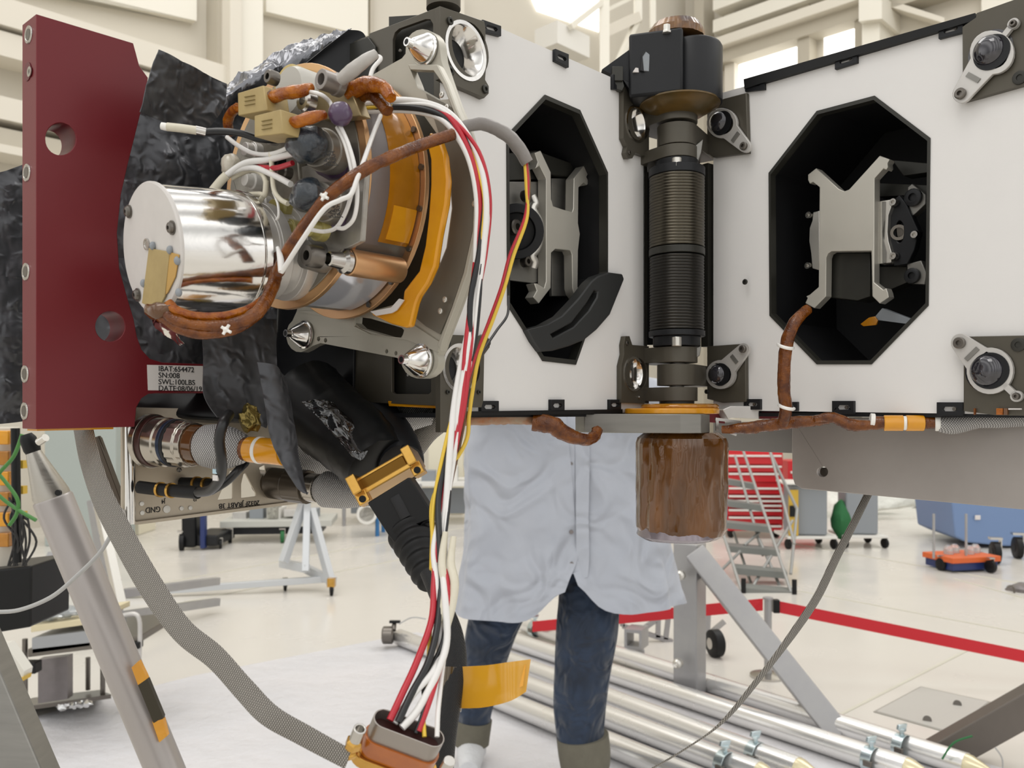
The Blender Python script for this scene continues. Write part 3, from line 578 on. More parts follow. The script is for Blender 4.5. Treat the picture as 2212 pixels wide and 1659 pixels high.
# ---- black actuator housing on top
Mt = thing('hinge_motor_housing', 'black anodised actuator housing with brown wrapped cap above the spring hinge', 'motor housing', V(HX, HYY, hz(205)))
mz0, mz1 = hz(208, .95), hz(72, .95)
def outline(r, cx=HX - .004, cy=HYY - .0):
    pts = []
    for k in range(40):
        an = 2 * math.pi * k / 40; rr = r
        pts.append(V(cx + rr * math.cos(an), cy + rr * math.sin(an), 0))
    return pts
b = MB(); b.lathe(V(HX + .016, .975, mz0), V(HX + .016, .975, hz(80, .95)), [(0, .0335), (.94, .0335), (1, .0315)], 48); b.build('body', black_an, Mt, bevel=.0008)
b = MB(); q = [P(1358, 0, .953), P(1475, 0, .935), P(1478, 0, .97), P(1470, 0, 1.01), P(1372, 0, 1.01)]; q = [V(p.x, p.y, mz0) for p in q]; b.prism(q, (0, 0, hz(70, .95) - mz0)); hous = b.build('shoulder', black_an, Mt, bevel=.003)
b = MB(); wing = [P(1300, 150, .962), P(1358, 108, .957), P(1400, 70, .957), P(1400, 196, .957), P(1362, 196, .957), P(1345, 172, .957), P(1338, 168, .957)]; b.prism(wing, (0, .030, 0)); b.build('gusset', black_an, Mt, bevel=.001)
b = MB(); b.prism([P(1383, 152, .9460), P(1386, 118, .9460), P(1394, 110, .9460), P(1404, 118, .9460), P(1402, 154, .9460)], (0, .006, 0)); b.build('window_recess', grey_pt, Mt, bevel=.0005)
b = MB(); b.prism([P(1383, 152, .9455), P(1386, 116, .9455), P(1393, 108, .9455), P(1396, 110, .9455), P(1388, 122, .9455), P(1391, 154, .9455)], (0, .006, 0)); b.build('window_recess', void, Mt)
b = MB(); b.prism([P(1367, 155, .9485), P(1373, 146, .9485), P(1379, 147, .9485), P(1380, 156, .9485)], (0, .005, 0)); b.build('witness_mark', paper, Mt)
b = MB(); b.lathe(V(.212, .99, hz(205, .99)), V(.212, .99, hz(100, .99)), [(0, .004), (.3, .020), (.9, .024), (1, .023)], 32); b.build('lug', black_an, Mt, bevel=.0008)
b = MB(); b.lathe(V(HX + .002, .978, mz0 - .012), V(HX + .002, .978, mz0 + .001), [(0, .026), (.55, .038), (.85, .0435), (.87, .0455), (1, .0455)], 48); b.build('amber_gasket', M('olive_amber', '6a4f20', .35, .2, vary=(20, '4a4026', .9), coat=.2), Mt)
b = MB(); cz = hz(82, .97); b.lathe(V(.187, .975, cz), V(.187, .975, hz(42, .97)), [(0, .031), (.35, .0315), (.75, .026), (.97, .012), (1, 0)], 140, rib=lambda a, t: 1 + .02 * abs(math.sin(a * 14 + 2 * math.sin(a * 3))) + .03 * noise.noise(V(math.cos(a) * 3, math.sin(a) * 3, t * 3))); b.build('wrapped_cap', M('brown_cap_wrap', '4c3830', .3, .1, bump=('crinkle', 60, .5, .003), vary=(40, '9a6a28', .8), coat=.4), Mt)
for x, y, d in ((1440, 62, .94), (1536, 100, .985)):
    b = MB(); b.lathe(P(x, y + 10, d), P(x, y - 8, d), [(0, .005), (.25, .005), (.3, .0042), (1, .0042)], 6 if x == 1440 else 16); b.build('bolt_head', alu_lt, Mt, bevel=.0004)
b = MB(); b.prism([P(1325, 172, .955), P(1345, 172, .955), P(1349, 186, .955), P(1344, 196, .955), P(1330, 192, .955)], (0, .008, 0)); b.build('tab', dark_ol, Mt, bevel=.0006)
b = MB(); b.box(P(1333, 163, .958), (.006, 0, 0), (0, .006, 0), (0, 0, .008)); b.build('tab_post', dark_ol, Mt, bevel=.0006)
# ---- lower mount plate, amber ring and the amber wrapped drum
Pl = thing('hinge_base_plate', 'flat machined aluminium plate under the hinge carrying the amber wrapped drum', 'plate', P(1400, 933, .93))
z0, z1 = CAMZ - 45 / F * .92, CAMZ - 4 / F * .92
q = [P(1243, 0, .955), P(1262, 0, .925), P(1420, 0, .905), P(1470, 0, .895), P(1515, 0, .90), P(1533, 0, .925), P(1530, 0, 1.0), P(1440, 0, 1.03), P(1262, 0, 1.0)]
b = MB(); b.prism([V(p.x, p.y, z0) for p in q], (0, 0, z1 - z0)); b.build('plate', alu_gr, Pl, bevel=.001)
b = MB(); b.lathe(V(.178, .955, z1), V(.178, .955, z1 + .006), [(0, .052), (1, .052)], 48); b.build('amber_ring', kap_yl, Pl, bevel=.001)
b = MB(); b.lathe(V(.187, .955, z1 + .006), V(.187, .955, z1 + .011), [(0, .043), (.6, .043), (1, .040)], 48); b.build('amber_ring', kap_am, Pl, bevel=.001)
b = MB(); b.lathe(V(HX, HYY, z1 + .010), V(HX, HYY, hz(862)), [(0, .020), (1, .020)], 40); b.build('hub', dark_ol, Pl)
Dr = thing('amber_wrapped_drum', 'dark amber film wrapped motor drum hanging below the hinge plate', 'motor', P(1472, 1160, .95))
b = MB(); rib = lambda a, t: 1 + .05 * noise.noise(V(math.cos(a) * 5, math.sin(a) * 5, t * 1.6)) + .03 * abs(noise.noise(V(math.cos(a) * 9, math.sin(a) * 9, t * 3 + 2))) + .012 * noise.noise(V(math.cos(a) * 19, math.sin(a) * 19, t * 8))
b.lathe(P(1472, 934, .95), P(1472, 1160, .95), [(0, .040), (.05, .0475)] + [(.1 + k * .04, .0493) for k in range(21)] + [(.96, .046), (1, .040)], 110, rib); b.build('wrap', kap_dk, Dr, smooth=24)
b = MB(); b.lathe(P(1466, 1136, .948), P(1466, 1163, .948), [(0, .044), (.7, .047), (1, .040)], 24, lambda a, t: 1 + .03 * math.sin(a * 5)); b.build('end_film', M('grey_mauve_film', '8b8288', .2, .3, bump=('crinkle', 50, .5, .002)), Dr)
# ================================================================ red lifting plate
RP = Plane(V(-.3667, .66, CAMZ), NLn); RE = Plane(V(-.3667, .66, CAMZ), -A_)
rp = thing('red_lifting_plate', 'dark red anodised lifting plate with two round holes and white number label', 'plate', RP.at(170, 925))
out = [(78, 30), (288, 93), (294, 115), (301, 142), (320, 168), (314, 205), (304, 243), (290, 300), (275, 360), (261, 423), (253, 502), (258, 580), (276, 646), (289, 689), (296, 727), (306, 755), (324, 775), (350, 783), (500, 789), (500, 849), (340, 849), (320, 851), (306, 860), (295, 880), (291, 922), (78, 927)]
plate(RP, out, 0, .0285, 'plate', red_an, rp, [circ(131, 300, 33, 35, 28), circ(238, 705, 32, 33, 28)], bevel=.0012)
for i, (x, y) in enumerate(((62, 75), (60, 155), (58, 373), (56, 587), (54, 808), (53, 888))):
    c = RE.at(x, y, .0002); b = MB()
    if i == 1: b.lathe(c, c + RE.n, [(0, .0072), (.0004, .0072), (.0004, .0058), (-.0002, 0)], 24); b.build('recessed_hole', M('deep_red', '5c0f18', .4), rp); c = RE.at(x + 4, y, .0008); b = MB(); b.lathe(c, c + RE.n, [(0, .004), (.0006, .004), (.0006, .002), (0, .002)], 20); b.build('threaded_insert', steel, rp); continue
    b.lathe(c, c + RE.n, [(0, .0070), (.0008, .0068), (.0008, .0052), (.0003, .0048), (.0003, .0047)], 28); o = b.build('threaded_insert', steel, rp)
    b = MB(); b.lathe(c + RE.n * .0003, c + RE.n * .0009, [(0, .0044), (1, .0044)], 24); b.build('insert_bore', steel_dk, o)
lab = plate(RP, [(318, 788), (500, 792), (500, 846), (320, 843)], .0006, .0005, 'number_label', paper, rp, bevel=0)
UX = (RP.at(420, 800) - RP.at(340, 800)); UX.z = 0; UX.normalize()
for k, (t, x1) in enumerate((('IBAT:654472', 419), ('SN:008', 388), ('SWL:100LBS', 421), ('DATE:08/06/19', 436))):
    q = text_mesh(t, (0, 0, 0), (1, 0, 0), (0, 1, 0), 1, ink, 'probe', None); wd = max(v.co.x for v in q.data.vertices); bpy.data.objects.remove(q)
    y = 801.5 + k * 14.2; o0 = RP.at(342, y, .0008); ln = (RP.at(x1, y, .0008) - o0).length; sz = .0065
    text_mesh(t, o0, UX, (0, 0, 1), sz, ink, 'lettering', lab, sx=ln / wd / sz)
b = MB(); b.prism(RP.pts([(80, 925), (245, 921), (245, 927), (80, 931)], -.004), -RP.n * .02); b.build('amber_edge_tape', kap_yl, rp)
for x, y in ((35, 700),):
    pass
# ================================================================ black foil blankets
def sheet(name, rows, mat, label, amp=.004, freq=28, nu=10, nv=10, thick=.0008, seed=0, catg='thermal blanket', smooth=40, parent=None, fine=0):
    b = MB(); b.loft([[P(*q) for q in r] for r in rows], nu, nv, amp, freq, thick, seed, fine); o = b.build(name, mat, parent, smooth=smooth)
    if parent is None: tag(o, label, catg)
    return o
sheet('thermal_blanket', [[(236, 225, .79), (225, 420, .79), (170, 600, .79), (170, 815, .80)], [(305, 222, .80), (290, 420, .79), (285, 600, .80), (318, 815, .80)], [(390, 222, .83), (385, 400, .82), (390, 600, .82), (420, 820, .83)], [(500, 215, .88), (490, 400, .87), (480, 600, .87), (500, 830, .88)], [(610, 230, .93), (600, 400, .92), (596, 600, .915), (600, 838, .915)]],
      blk_foil, 'crinkled black foil blanket filling the cut-out of the red plate behind the silver can', amp=.0032, freq=26, nu=26, nv=22, fine=.35, smooth=22)
sheet('thermal_blanket', [[(488, 183, .86), (560, 133, .87), (640, 98, .89), (718, 74, .91), (760, 64, .92)], [(484, 214, .84), (555, 168, .85), (632, 130, .87), (690, 100, .88), (740, 80, .90)], [(478, 262, .86), (550, 225, .87), (625, 190, .88), (680, 160, .89), (720, 130, .91)]],
      blk_foil_g, 'ridged shiny grey foil wrap running along the top behind the tan blocks', amp=.006, freq=42, nu=18, nv=8, seed=3, fine=.4)
sheet('foil_flap', [[(636, 158, .81), (690, 112, .82), (752, 64, .83)], [(640, 175, .815), (700, 130, .825), (788, 77, .84)], [(650, 215, .82), (720, 200, .83), (800, 160, .84)]], black_an, 'smooth black flap standing up at the top left corner of the left box', amp=.0008, catg='flap')
sheet('foil_flap', [[(342, 107, .665), (322, 172, .66), (302, 242, .655)], [(395, 133, .69), (380, 192, .685), (352, 262, .68)], [(442, 158, .715), (425, 215, .71), (405, 275, .70)], [(491, 181, .745), (482, 235, .735), (440, 285, .72)]], blk_foil,
      'square black foil flap with stitched edges overlapping the top right of the red plate', amp=.0016, freq=34, nu=24, nv=14, smooth=22, catg='flap', fine=.3, seed=8)
sheet('thermal_blanket', [[(-260, 470, .80), (-260, 650, .80), (-260, 930, .80)], [(-130, 425, .82), (-130, 650, .82), (-130, 925, .82)], [(-30, 382, .84), (-30, 650, .84), (-30, 918, .84)], [(20, 366, .85), (20, 650, .85), (20, 914, .85)], [(95, 340, .88), (95, 650, .88), (95, 905, .88)]], blk_foil, 'crinkled black foil covered body at the far left behind the red plate', amp=.005, freq=20, nu=34, nv=18, smooth=22, seed=5, fine=.5)
sheet('foil_strap', [[(438, 690, .70), (438, 780, .69), (440, 850, .685), (470, 900, .68)], [(500, 690, .72), (505, 790, .71), (505, 860, .705), (520, 905, .70)], [(596, 690, .76), (598, 760, .75), (596, 850, .74), (575, 925, .73)]], blk_foil, 'wide matt black foil strap hanging below the silver can beside the number label', amp=.002, freq=26, nu=20, nv=16, smooth=22, catg='strap', seed=2)
sheet('foil_strap', [[(556, 782, .66), (572, 860, .655), (586, 950, .65), (640, 1048, .645), (664, 1066, .645)], [(595, 790, .67), (606, 870, .665), (620, 950, .66), (650, 1040, .65), (665, 1067, .645)], [(618, 815, .69), (632, 880, .68), (641, 950, .67), (656, 1030, .66), (666, 1068, .65)]], blk_foil, 'long black foil strap ending in a point beside the glossy black arm', amp=.0014, freq=30, nu=18, nv=12, smooth=22, catg='strap', seed=4)
sheet('thermal_blanket', [[(290, 842, .78), (360, 845, .79), (450, 850, .79), (620, 858, .8)], [(292, 885, .775), (370, 900, .78), (470, 908, .78), (620, 905, .79)], [(300, 935, .82), (380, 900, .83), (470, 905, .83), (620, 900, .84)]], black_pl, 'black underside cover below the red plate arm above the round connectors', amp=.002, freq=20, nu=10, nv=8)
b = MB(); b.ball(P(541, 905, .70), .009, (1, .6, 1.3), 20, .5); tag(b.build('gold_foil_crumple', M('gold_foil', '7a6a38', .2, .7, bump=('crinkle', 90, 1, .004))), 'small crumple of dull gold foil stuck between the black straps', 'foil')
b = MB(); b.loft([[P(345, 668, .69), P(370, 700, .69), P(398, 742, .69)], [P(322, 676, .70), P(335, 705, .70), P(390, 745, .70)]], 10, 8, .002, 60, .0005); tag(b.build('silver_film_scrap', M('silver_film', 'd8d4cc', .12, 1, bump=('crinkle', 90, 1, .003))), 'thin crinkled silver film edge showing under the silver can', 'film')
# ================================================================ instrument
IN = thing('spectrometer_drum', 'round amber banded instrument drum with connectors, wires and tan blocks on its face', 'instrument', S.at(800, 660, .06))
D0 = V(C0.x, C0.y, CAMZ + .186) - NLn * .0617
def dw(w_): return D0 - A_ * w_
def dl(name, prof, mat, parent=None, seg=64, smooth=40, bevel=.0005):
    b = MB(); b.lathe(dw(0), dw(1), prof, seg); return b.build(name, mat, parent or IN, smooth=smooth, bevel=bevel)
dl('mounting_flange', [(.052, .104), (.0565, .104)], bronze); dl('drum_body', [(.056, .0965), (.110, .0965)], alu_gr); dl('front_flange', [(.108, .1005), (.1125, .1005), (.1125, .094), (.1125, .0)], bronze)
dl('face_plate', [(.112, .0925), (.1135, .0925)], M('dull_face_plate', '8a857b', .4, .6, vary=(30, '6f6b62', .7)))
def band(name, w0, w1, r, a0, a1, mat, n=30):
    b = MB(); vs = []
    for rr in (r, r - .0006):
        for k in range(n + 1):
            an = math.radians(a0 + (a1 - a0) * k / n); u = NLn * math.cos(an) + V(0, 0, 1) * math.sin(an); vs += [dw(w0) + u * rr, dw(w1) + u * rr]
    h = 2 * (n + 1); fs = []
    for k in range(n): q = 2 * k; fs += [(q, q + 2, q + 3, q + 1), (q + h, q + 1 + h, q + 3 + h, q + 2 + h), (q, q + h, q + 2 + h, q + 2), (q + 1, q + 3, q + 3 + h, q + 1 + h)]
    fs += [(0, 1, 1 + h, h), (2 * n, 2 * n + h, 2 * n + 1 + h, 2 * n + 1)]
    b.add(vs, fs); return b.build(name, mat, IN, smooth=50)
band('amber_band', .057, .088, .0978, -32, 100, kap_am); band('grey_band', .086, .1085, .0974, -34, 110, film_grey); band('mirror_band', .058, .1085, .0978, -84, -38, M('mirror_film', 'd4d7e2', .12, .55, bump=('crinkle', 14, .25, .004)))
band('amber_patch', .058, .082, .0984, -30, -14, kap_yl)
for k in range(9):
    an = math.radians(-70 + k * 19); u = NLn * math.cos(an) + V(0, 0, 1) * math.sin(an); c = dw(.0565) + u * .1005; b = MB(); b.lathe(c, c - A_, [(0, .0025), (.002, .0025), (.002, 0)], 12); b.build('flange_screw', steel_dk, IN)
lug = S.at(752, 566, .114); b = MB(); b.lathe(lug, lug + A_, [(0, .0105), (.052, .0105)], 32); b.build('tubular_lug', bronze, IN, bevel=.0008)
b = MB(); b.lathe(lug - A_ * .001, lug - A_, [(0, .0095), (.004, .0095), (.006, .0068), (.017, .0055), (.018, .0045), (.006, .0042)], 28); b.build('lug_nut', steel, IN)
scr(S, 690, 556, .0085, IN, .135, .012, steel_dk); b = MB(); b.lathe(S.at(700, 556, .114), S.at(700, 556, .114) - A_, [(0, .013), (.018, .011)], 24); b.build('boss', alu_gr, IN)
# triangular bracket that carries the drum
BR = thing('instrument_bracket', 'grey machined aluminium bracket with three conical pins holding the instrument drum', 'bracket', S.at(905, 815, .045))
brk = M('bracket_grey', 'b3afa3', .42, .35, vary=(16, 'a5a194', .6)); web = M('bracket_web_grey', '78746a', .45, .4, vary=(12, '6b675d', .6))
o1 = arc(913, 102, 37, 0, 165, 9, 39) + [(876, 116), (868, 126), (855, 133), (790, 170), (755, 195), (720, 260), (690, 400), (655, 560), (645, 650), (641, 672), (632, 692)] + arc(647, 724, 29, 120, 300, 8, 37) + [(676, 747), (692, 741), (780, 758), (858, 773), (866, 782)] + arc(907, 780, 40, 200, 380, 9, 38) + [(951, 755), (958, 735), (985, 665), (1012, 590), (1030, 500), (1034, 430), (1028, 350), (1008, 280), (985, 225), (966, 170), (953, 130)]
inn = [(845, 225), (905, 235), (948, 295), (970, 370), (976, 450), (964, 535), (938, 600), (890, 648), (800, 672), (720, 650), (690, 560), (720, 400), (780, 270)]
wnd = [(886, 150), (928, 149), (944, 156), (958, 180), (972, 214), (948, 216), (920, 200), (902, 190), (898, 178)]
slt = [(768, 684), (800, 688), (868, 708), (875, 716), (866, 729), (840, 727), (778, 709), (767, 698)]
plate(S, o1, .045, .008, 'bracket_plate', brk, BR, [inn, wnd, slt, circ(688, 732, 3.5, 5, 10), circ(703, 735, 3.5, 5, 10), circ(835, 759, 3.5, 5, 10), circ(855, 763, 3.5, 5, 10)], bevel=.001)
rim = [(985, 232), (1008, 285), (1026, 352), (1031, 430), (1028, 500), (1010, 590), (983, 665), (957, 735), (951, 760), (944, 745), (975, 665), (1001, 588), (1020, 500), (1023, 430), (1018, 355), (1000, 290), (975, 232), (955, 180), (935, 152), (885, 150), (880, 139), (945, 139), (966, 180)]
webp = [(920, 202), (950, 218), (975, 232), (1000, 290), (1018, 355), (1023, 430), (1020, 500), (1001, 588), (975, 665), (950, 722), (920, 705), (890, 680), (938, 604), (966, 535), (978, 450), (972, 370), (950, 295)]
plate(S, webp, .0465, .002, 'recessed_web', web, BR, bevel=0); plate(S, rim, .051, .007, 'outer_rim', brk, BR, bevel=.0008)
plate(S, [(640, 672), (735, 690), (770, 714), (790, 720), (880, 735), (945, 760), (951, 740), (890, 700), (880, 690), (868, 730), (800, 722), (765, 705), (766, 684), (700, 672)], .047, .002, 'inner_rib', brk, BR, bevel=.0008)
for x, y in ((1031, 408), (1029, 440), (965, 647), (955, 672), (958, 205), (969, 232)): scr(S, x - 3, y, .0024, BR, .0512, .0012, alu_lt, 'dowel')
def cone(x, y, r, off=.046):
    c = S.at(x, y, off); b = MB(); n_ = -A_
    b.lathe(c, c + n_, [(0, r * 1.12), (.0015, r * 1.12), (.002, r), (.004, r), (.004 + r * .95, r * .42), (.005 + r * .95, r * .30), (.010 + r * .95, r * .30), (.010 + r * .95, r * .20), (.005 + r * .95, r * .18), (.005 + r * .95, 0)], 36)
    o = b.build('conical_pin', polish, BR, smooth=25); b = MB(); e = c + n_ * (.007 + r * .95); b.lathe(e, e + n_ * .0028, [(0, r * .19), (1, r * .19)], 16); b.build('pin_bore', black_pl, o)
cone(920, 108, .0118); cone(910, 779, .0125); cone(658, 723, .0118)
# amber tape strip on the bracket
tp = thing('tape_strip', 'folded bright yellow amber tape strip hanging beside the bracket web', 'tape', S.at(870, 700, .07))
st = [(928, 285), (948, 298), (960, 335), (966, 390), (962, 440), (948, 510), (938, 575), (922, 612), (903, 640), (897, 655), (885, 705), (876, 708), (845, 700), (805, 682), (800, 674), (845, 672), (858, 655), (870, 648), (872, 628), (905, 585), (918, 530), (925, 470), (930, 400), (930, 345), (922, 310)]
plate(S, st, .068, .006, 'strip', kap_yl, tp, bevel=.002)
plate(S, [(800, 673), (845, 664), (862, 645), (872, 648), (856, 670), (846, 676), (812, 682)], .071, .0012, 'backing', paper, tp, bevel=0)
# silver can and its barrel
CN = thing('silver_can', 'polished silver cylinder with white screwed end cap in front of the red plate', 'cylinder', P(400, 690, .64))
a0 = P(325, 537, .62); a1 = P(522, 543, .672); ax = (a0 - a1).normalized(); L0 = (a1 - a0).length
b = MB(); b.lathe(a0, a1, [(.02, .0462), (.90, .0462), (.905, .0448), (.925, .0448), (.93, .0465), (1.0, .0465), (1.0, .03)], 72); b.build('barrel', polish, CN, smooth=30)
b = MB(); b.lathe(a0, a1, [(0, .0462), (.012, .0476), (.035, .0476), (.04, .0462)], 72); b.build('end_cap', M('white_end_cap', 'cfcbc7', .42, .15, vary=(40, 'c4c0bc', .5)), CN, smooth=30)
CP = Plane(a0, ax)
def on_cap(fn): return fn
for x, y in ((279, 457), (372, 492), (298, 637)):
    c = CP.at(x, y, .0002); b = MB(); b.lathe(c, c + ax, [(0, .0050), (.0008, .0050), (.0008, .0040), (.0026, .0036), (.0032, .0026), (.0032, .0014), (.0018, .0012), (.0018, 0)], 24); b.build('cap_screw', steel_dk, CN)
c = CP.at(317, 528, .0003); b = MB(); b.lathe(c, c + ax, [(0, .0042), (.0008, .0042), (.0008, .0030), (.0002, .0028), (.0002, 0)], 24); b.build('centre_hole', steel, CN)
plate(CP, [(321, 536), (366, 544), (356, 640), (340, 668), (306, 655)], .0016, .0012, 'heater_patch', tan_blk, CN, bevel=.0003)
plate(CP, [(364, 544), (386, 550), (378, 598), (362, 632), (352, 642)], .0012, .0008, 'heater_patch', M('ochre_patch', 'b9924a', .4), CN, bevel=.0002)
for x, y in ((330, 531), (367, 540), (383, 563), (310, 612), (386, 632)):
    b = MB(); b.ball(CP.at(x, y, .0012), .0024, (1, 1, 1.3), 12); b.build('epoxy_dot', grey_pt, CN)
t0 = a1 - ax * .001; b = MB(); b.lathe(t0, t0 - ax, [(0, .036), (.012, .036), (.013, .0385), (.022, .0385), (.023, .034), (.034, .034), (.035, .039), (.048, .039), (.049, .033), (.075, .033)], 56); b.build('lens_tube', satin, CN, smooth=30, bevel=.0004)
# ---- things on the drum face
FP = S.off(.1135)
def fw(pts, w_):
    return [(p[0], p[1], (.5258 - (w_[i] if isinstance(w_, list) else w_)) / (.752 - .659 * (CX - p[0]) / F)) for i, p in enumerate(pts)]
def blk(q, off, th, label):
    o = thing('heater_block', label, 'block', S.at(q[3][0], q[3][1], off), 'tan ceramic blocks on the instrument face'); f = plate(S, q, off, th, 'ceramic_body', tan_blk, o, bevel=.0008)
    return o
b1 = blk([(513, 201), (569, 184), (577, 238), (514, 250)], .175, .020, 'upper tan ceramic block with orange sleeved lead on the instrument face')
b2 = blk([(549, 250), (606, 236), (612, 288), (549, 296)], .185, .020, 'lower tan ceramic block with orange sleeved lead above the black cable')
def faint(o, q, off):
    for k in range(3):
        c0 = S.at(q[0] + 6, q[1] + 9 * k, off); c1 = S.at(q[0] + 28, q[1] - 4 + 9 * k, off); b = MB(); b.bar(c0, c1, .0003, .0018, S.n); b.build('faint_print', M('faint_print', '8b7a4c', .6), o)
faint(b1, (523, 210), .1752); faint(b2, (560, 262), .1852)
def tubeT(name, pts, r, mat, parent, seg=12, wob=0, sm=8): b = MB(); b.tube([P(*p) for p in pts], r, seg, sm, wob=wob); return b.build(name, mat, parent, smooth=60)
tubeT('sleeved_lead', fw([(580, 214), (615, 202), (650, 196), (672, 188)], [.168, .168, .164, .155]), [.0044, .0048, .0046, .0032], wrap_or, b1, wob=.15)
tubeT('sleeved_lead', fw([(514, 232), (498, 246), (492, 268), (497, 286)], [.165, .160, .155, .145]), [.0036, .0040, .0040, .0036], wrap_or, b1, wob=.15)
tubeT('sleeved_lead', fw([(614, 270), (645, 262), (680, 252), (700, 248)], [.176, .174, .166, .158]), [.0040, .0043, .0042, .0032], wrap_or, b2, wob=.15)
b = MB(); b.lathe(S.at(576, 216, .170), S.at(588, 212, .166), [(0, .0066), (1, .0066)], 20); b.build('lead_collar', kap_dk, b1); b = MB(); b.lathe(S.at(610, 270, .178), S.at(622, 268, .174), [(0, .0062), (1, .0062)], 20); b.build('lead_collar', kap_dk, b2)
b = MB(); b.lathe(S.at(622, 195, .14), S.at(622, 195, .14) + A_ * .04, [(0, .018), (.1, .0195), (1, .0195)], 40); b.build('round_window', M('pale_ring', 'b9b6ae', .35, .3), IN)
b = MB(); b.lathe(S.at(622, 195, .128), S.at(622, 195, .128) + A_ * .03, [(0, .0205), (.6, .0208), (1, .0205)], 40); b.build('yellow_film_ring', M('straw_film', 'b39a52', .2, .4, vary=(60, 'cfc49a', .8)), IN)
scr(S, 597, 171, .0055, IN, .155, .008, steel_dk)
for x, y, r, of in ((672, 222, .0085, .14), (613, 226, .006, .13)): scr(S, x, y, r, IN, of, .008, steel)
b = MB(); b.lathe(S.at(736, 186, .130), S.at(736, 186, .130) - A_ * .018, [(0, .0085), (.3, .0085), (.32, .0075), (1, .0075), (1, .0042), (.6, .0040), (.6, 0)], 28); b.build('socket_screw', M('socket_head_grey', '8d8782', .35, .5), IN, bevel=.0004)
b = MB(); b.prism(S.pts([(635, 215), (690, 180), (760, 200), (780, 250), (700, 260)], .125), A_ * .01); b.build('terminal_plate', M('straw_metal', '9b8a66', .35, .5, vary=(50, '7d6b4a', .8)), IN, bevel=.001)
b = MB(); b.prism(S.pts([(540, 300), (640, 300), (660, 560), (600, 600), (530, 480), (500, 380)], .122), A_ * .008); b.build('terminal_plate', M('dull_metal', '8e8a80', .35, .5, vary=(50, '6a655a', .8)), IN, bevel=.001)
b = MB(); b.prism(S.pts([(650, 360), (700, 345), (790, 370), (780, 520), (700, 560), (650, 520)], .119), A_ * .005); b.build('terminal_plate', M('pale_metal', 'a5a19b', .3, .5, vary=(50, '8b867d', .7)), IN, bevel=.001)
tubeT('clamped_sleeve', fw([(738, 172), (762, 152), (790, 130), (812, 116)], [.140, .140, .136, .130]), [.0046, .0052, .0044, .0034], M('translucent_sleeve', 'b9b5b0', .3, 0, vary=(50, 'a09c97', .6)), IN, wob=.1)
tubeT('orange_wrap', fw([(755, 205), (772, 190), (800, 183), (830, 190), (845, 212)], .122), [.0058, .0064, .0060, .0050, .0040], wrap_or, IN, wob=.25)
tubeT('orange_wrap', fw([(765, 222), (790, 205), (812, 210), (838, 240)], .116), [.0050, .0050, .0050, .0045], wrap_br, IN, wob=.25)
b = MB(); b.ball(S.at(735, 246, .150), .0086, (1, 1, 1), 24, .05); b.build('epoxy_bead', purple, IN)
def conn(label, x, y, r, d, x2, y2, r2, d2):
    o = thing('potted_connector', label, 'connector', P(x, y, d))
    b = MB(); b.ball(P(x, y, d), r, (1.05, 1, .95), 26, .22); b.build('potting', potting, o)
    b = MB(); b.lathe(P(x + 18, y + 6, d + .004), P(x2, y2, d2), [(0, r * .98), (.35, r * 1.05), (.36, r * 1.12), (.9, r * 1.12), (1, r * 1.0)], 36); b.build('connector_shell', M('engraved_shell', '8b857c', .3, .6, vary=(70, '74706a', .6)), o, bevel=.0006)
    b = MB(); b.ball(P(x2 - 4, y2 + 10, d2 + .006), r2, (1, 1, 1.05), 24, .1); b.build('epoxy_fillet', purple, o)
    sh = Plane(P(x2, y2, d2), V(0, -1, 0))
    return o
ZW = lambda x, w_: fw([(x, 0)], w_)[0][2]
cA = conn('upper potted connector, glossy blue-black, under the tan blocks', 664, 312, .0142, ZW(664, .160), 722, 334, .0150, ZW(722, .128))
cB = conn('lower potted connector, glossy blue-black, crossed by the diagonal brown harness', 668, 424, .0132, ZW(668, .156), 724, 446, .0145, ZW(724, .126))
for o, xy in ((cA, (712, 300)), (cB, (722, 412))):
    for k, t in enumerate(('5A 21H', 'HA41', 'JARH')):
        p = P(xy[0] - 2 + k * 9, xy[1] + 58, ZW(705, .165)); text_mesh(t, p, (-.15, -.1, 1), (-1, .3, -.1), .0046, ink, 'engraved_lettering', o)
b = MB(); b.ball(P(500, 358, .70), .0088, (1, 1, 1.1), 18, .15); tag(b.build('epoxy_bead', clear_ep), 'clear epoxy bead with pinkish tinge at the left side of the instrument face', 'bead')
for (x, y, r, d, m, nm) in ((560, 395, .007, .72, white_en, 'washer_stack'), (610, 350, .006, .715, black_pl, 'washer_stack'), (598, 300, .006, .71, satin, 'washer_stack'), (560, 330, .0075, .72, satin, 'washer_stack'), (627, 375, .005, .71, steel_dk, 'washer_stack'), (640, 500, .009, .72, M('yellowed_film', 'a59a5a', .3, 0, coat=.4), 'film_pad'), (700, 495, .010, .72, MATS['yellowed_film'], 'film_pad'), (580, 445, .008, .73, satin, 'washer_stack'), (620, 455, .009, .735, MATS['yellowed_film'], 'film_pad')):
    c = S.at(x, y, .128); b = MB(); b.lathe(c, c - A_ * .014, [(0, r), (.5, r), (.52, r * .8), (1, r * .75)], 24); b.build(nm, m, IN, bevel=.0005)
# black cable with pale sleeve
ct = thing('sleeved_test_cable', 'black cable with pale crimped sleeve end pointing left over the foil', 'cable', P(440, 285, .66))
tubeT('cable', [(440, 285, .66), (480, 284, .66), (520, 288, .66), (560, 300, .662), (600, 302, .665), (640, 296, .675)], .0027, w_black, ct)
tubeT('pale_sleeve', [(362, 274, .655), (390, 277, .655), (425, 282, .657)], .0033, w_cream, ct); tubeT('ferrule', [(422, 281, .657), (444, 286, .66)], .0034, steel, ct, sm=0)
tubeT('sleeve_tip', [(349, 272, .655), (358, 274, .655), (366, 276, .655)], [.0028, .0030, .0026], tie, ct)
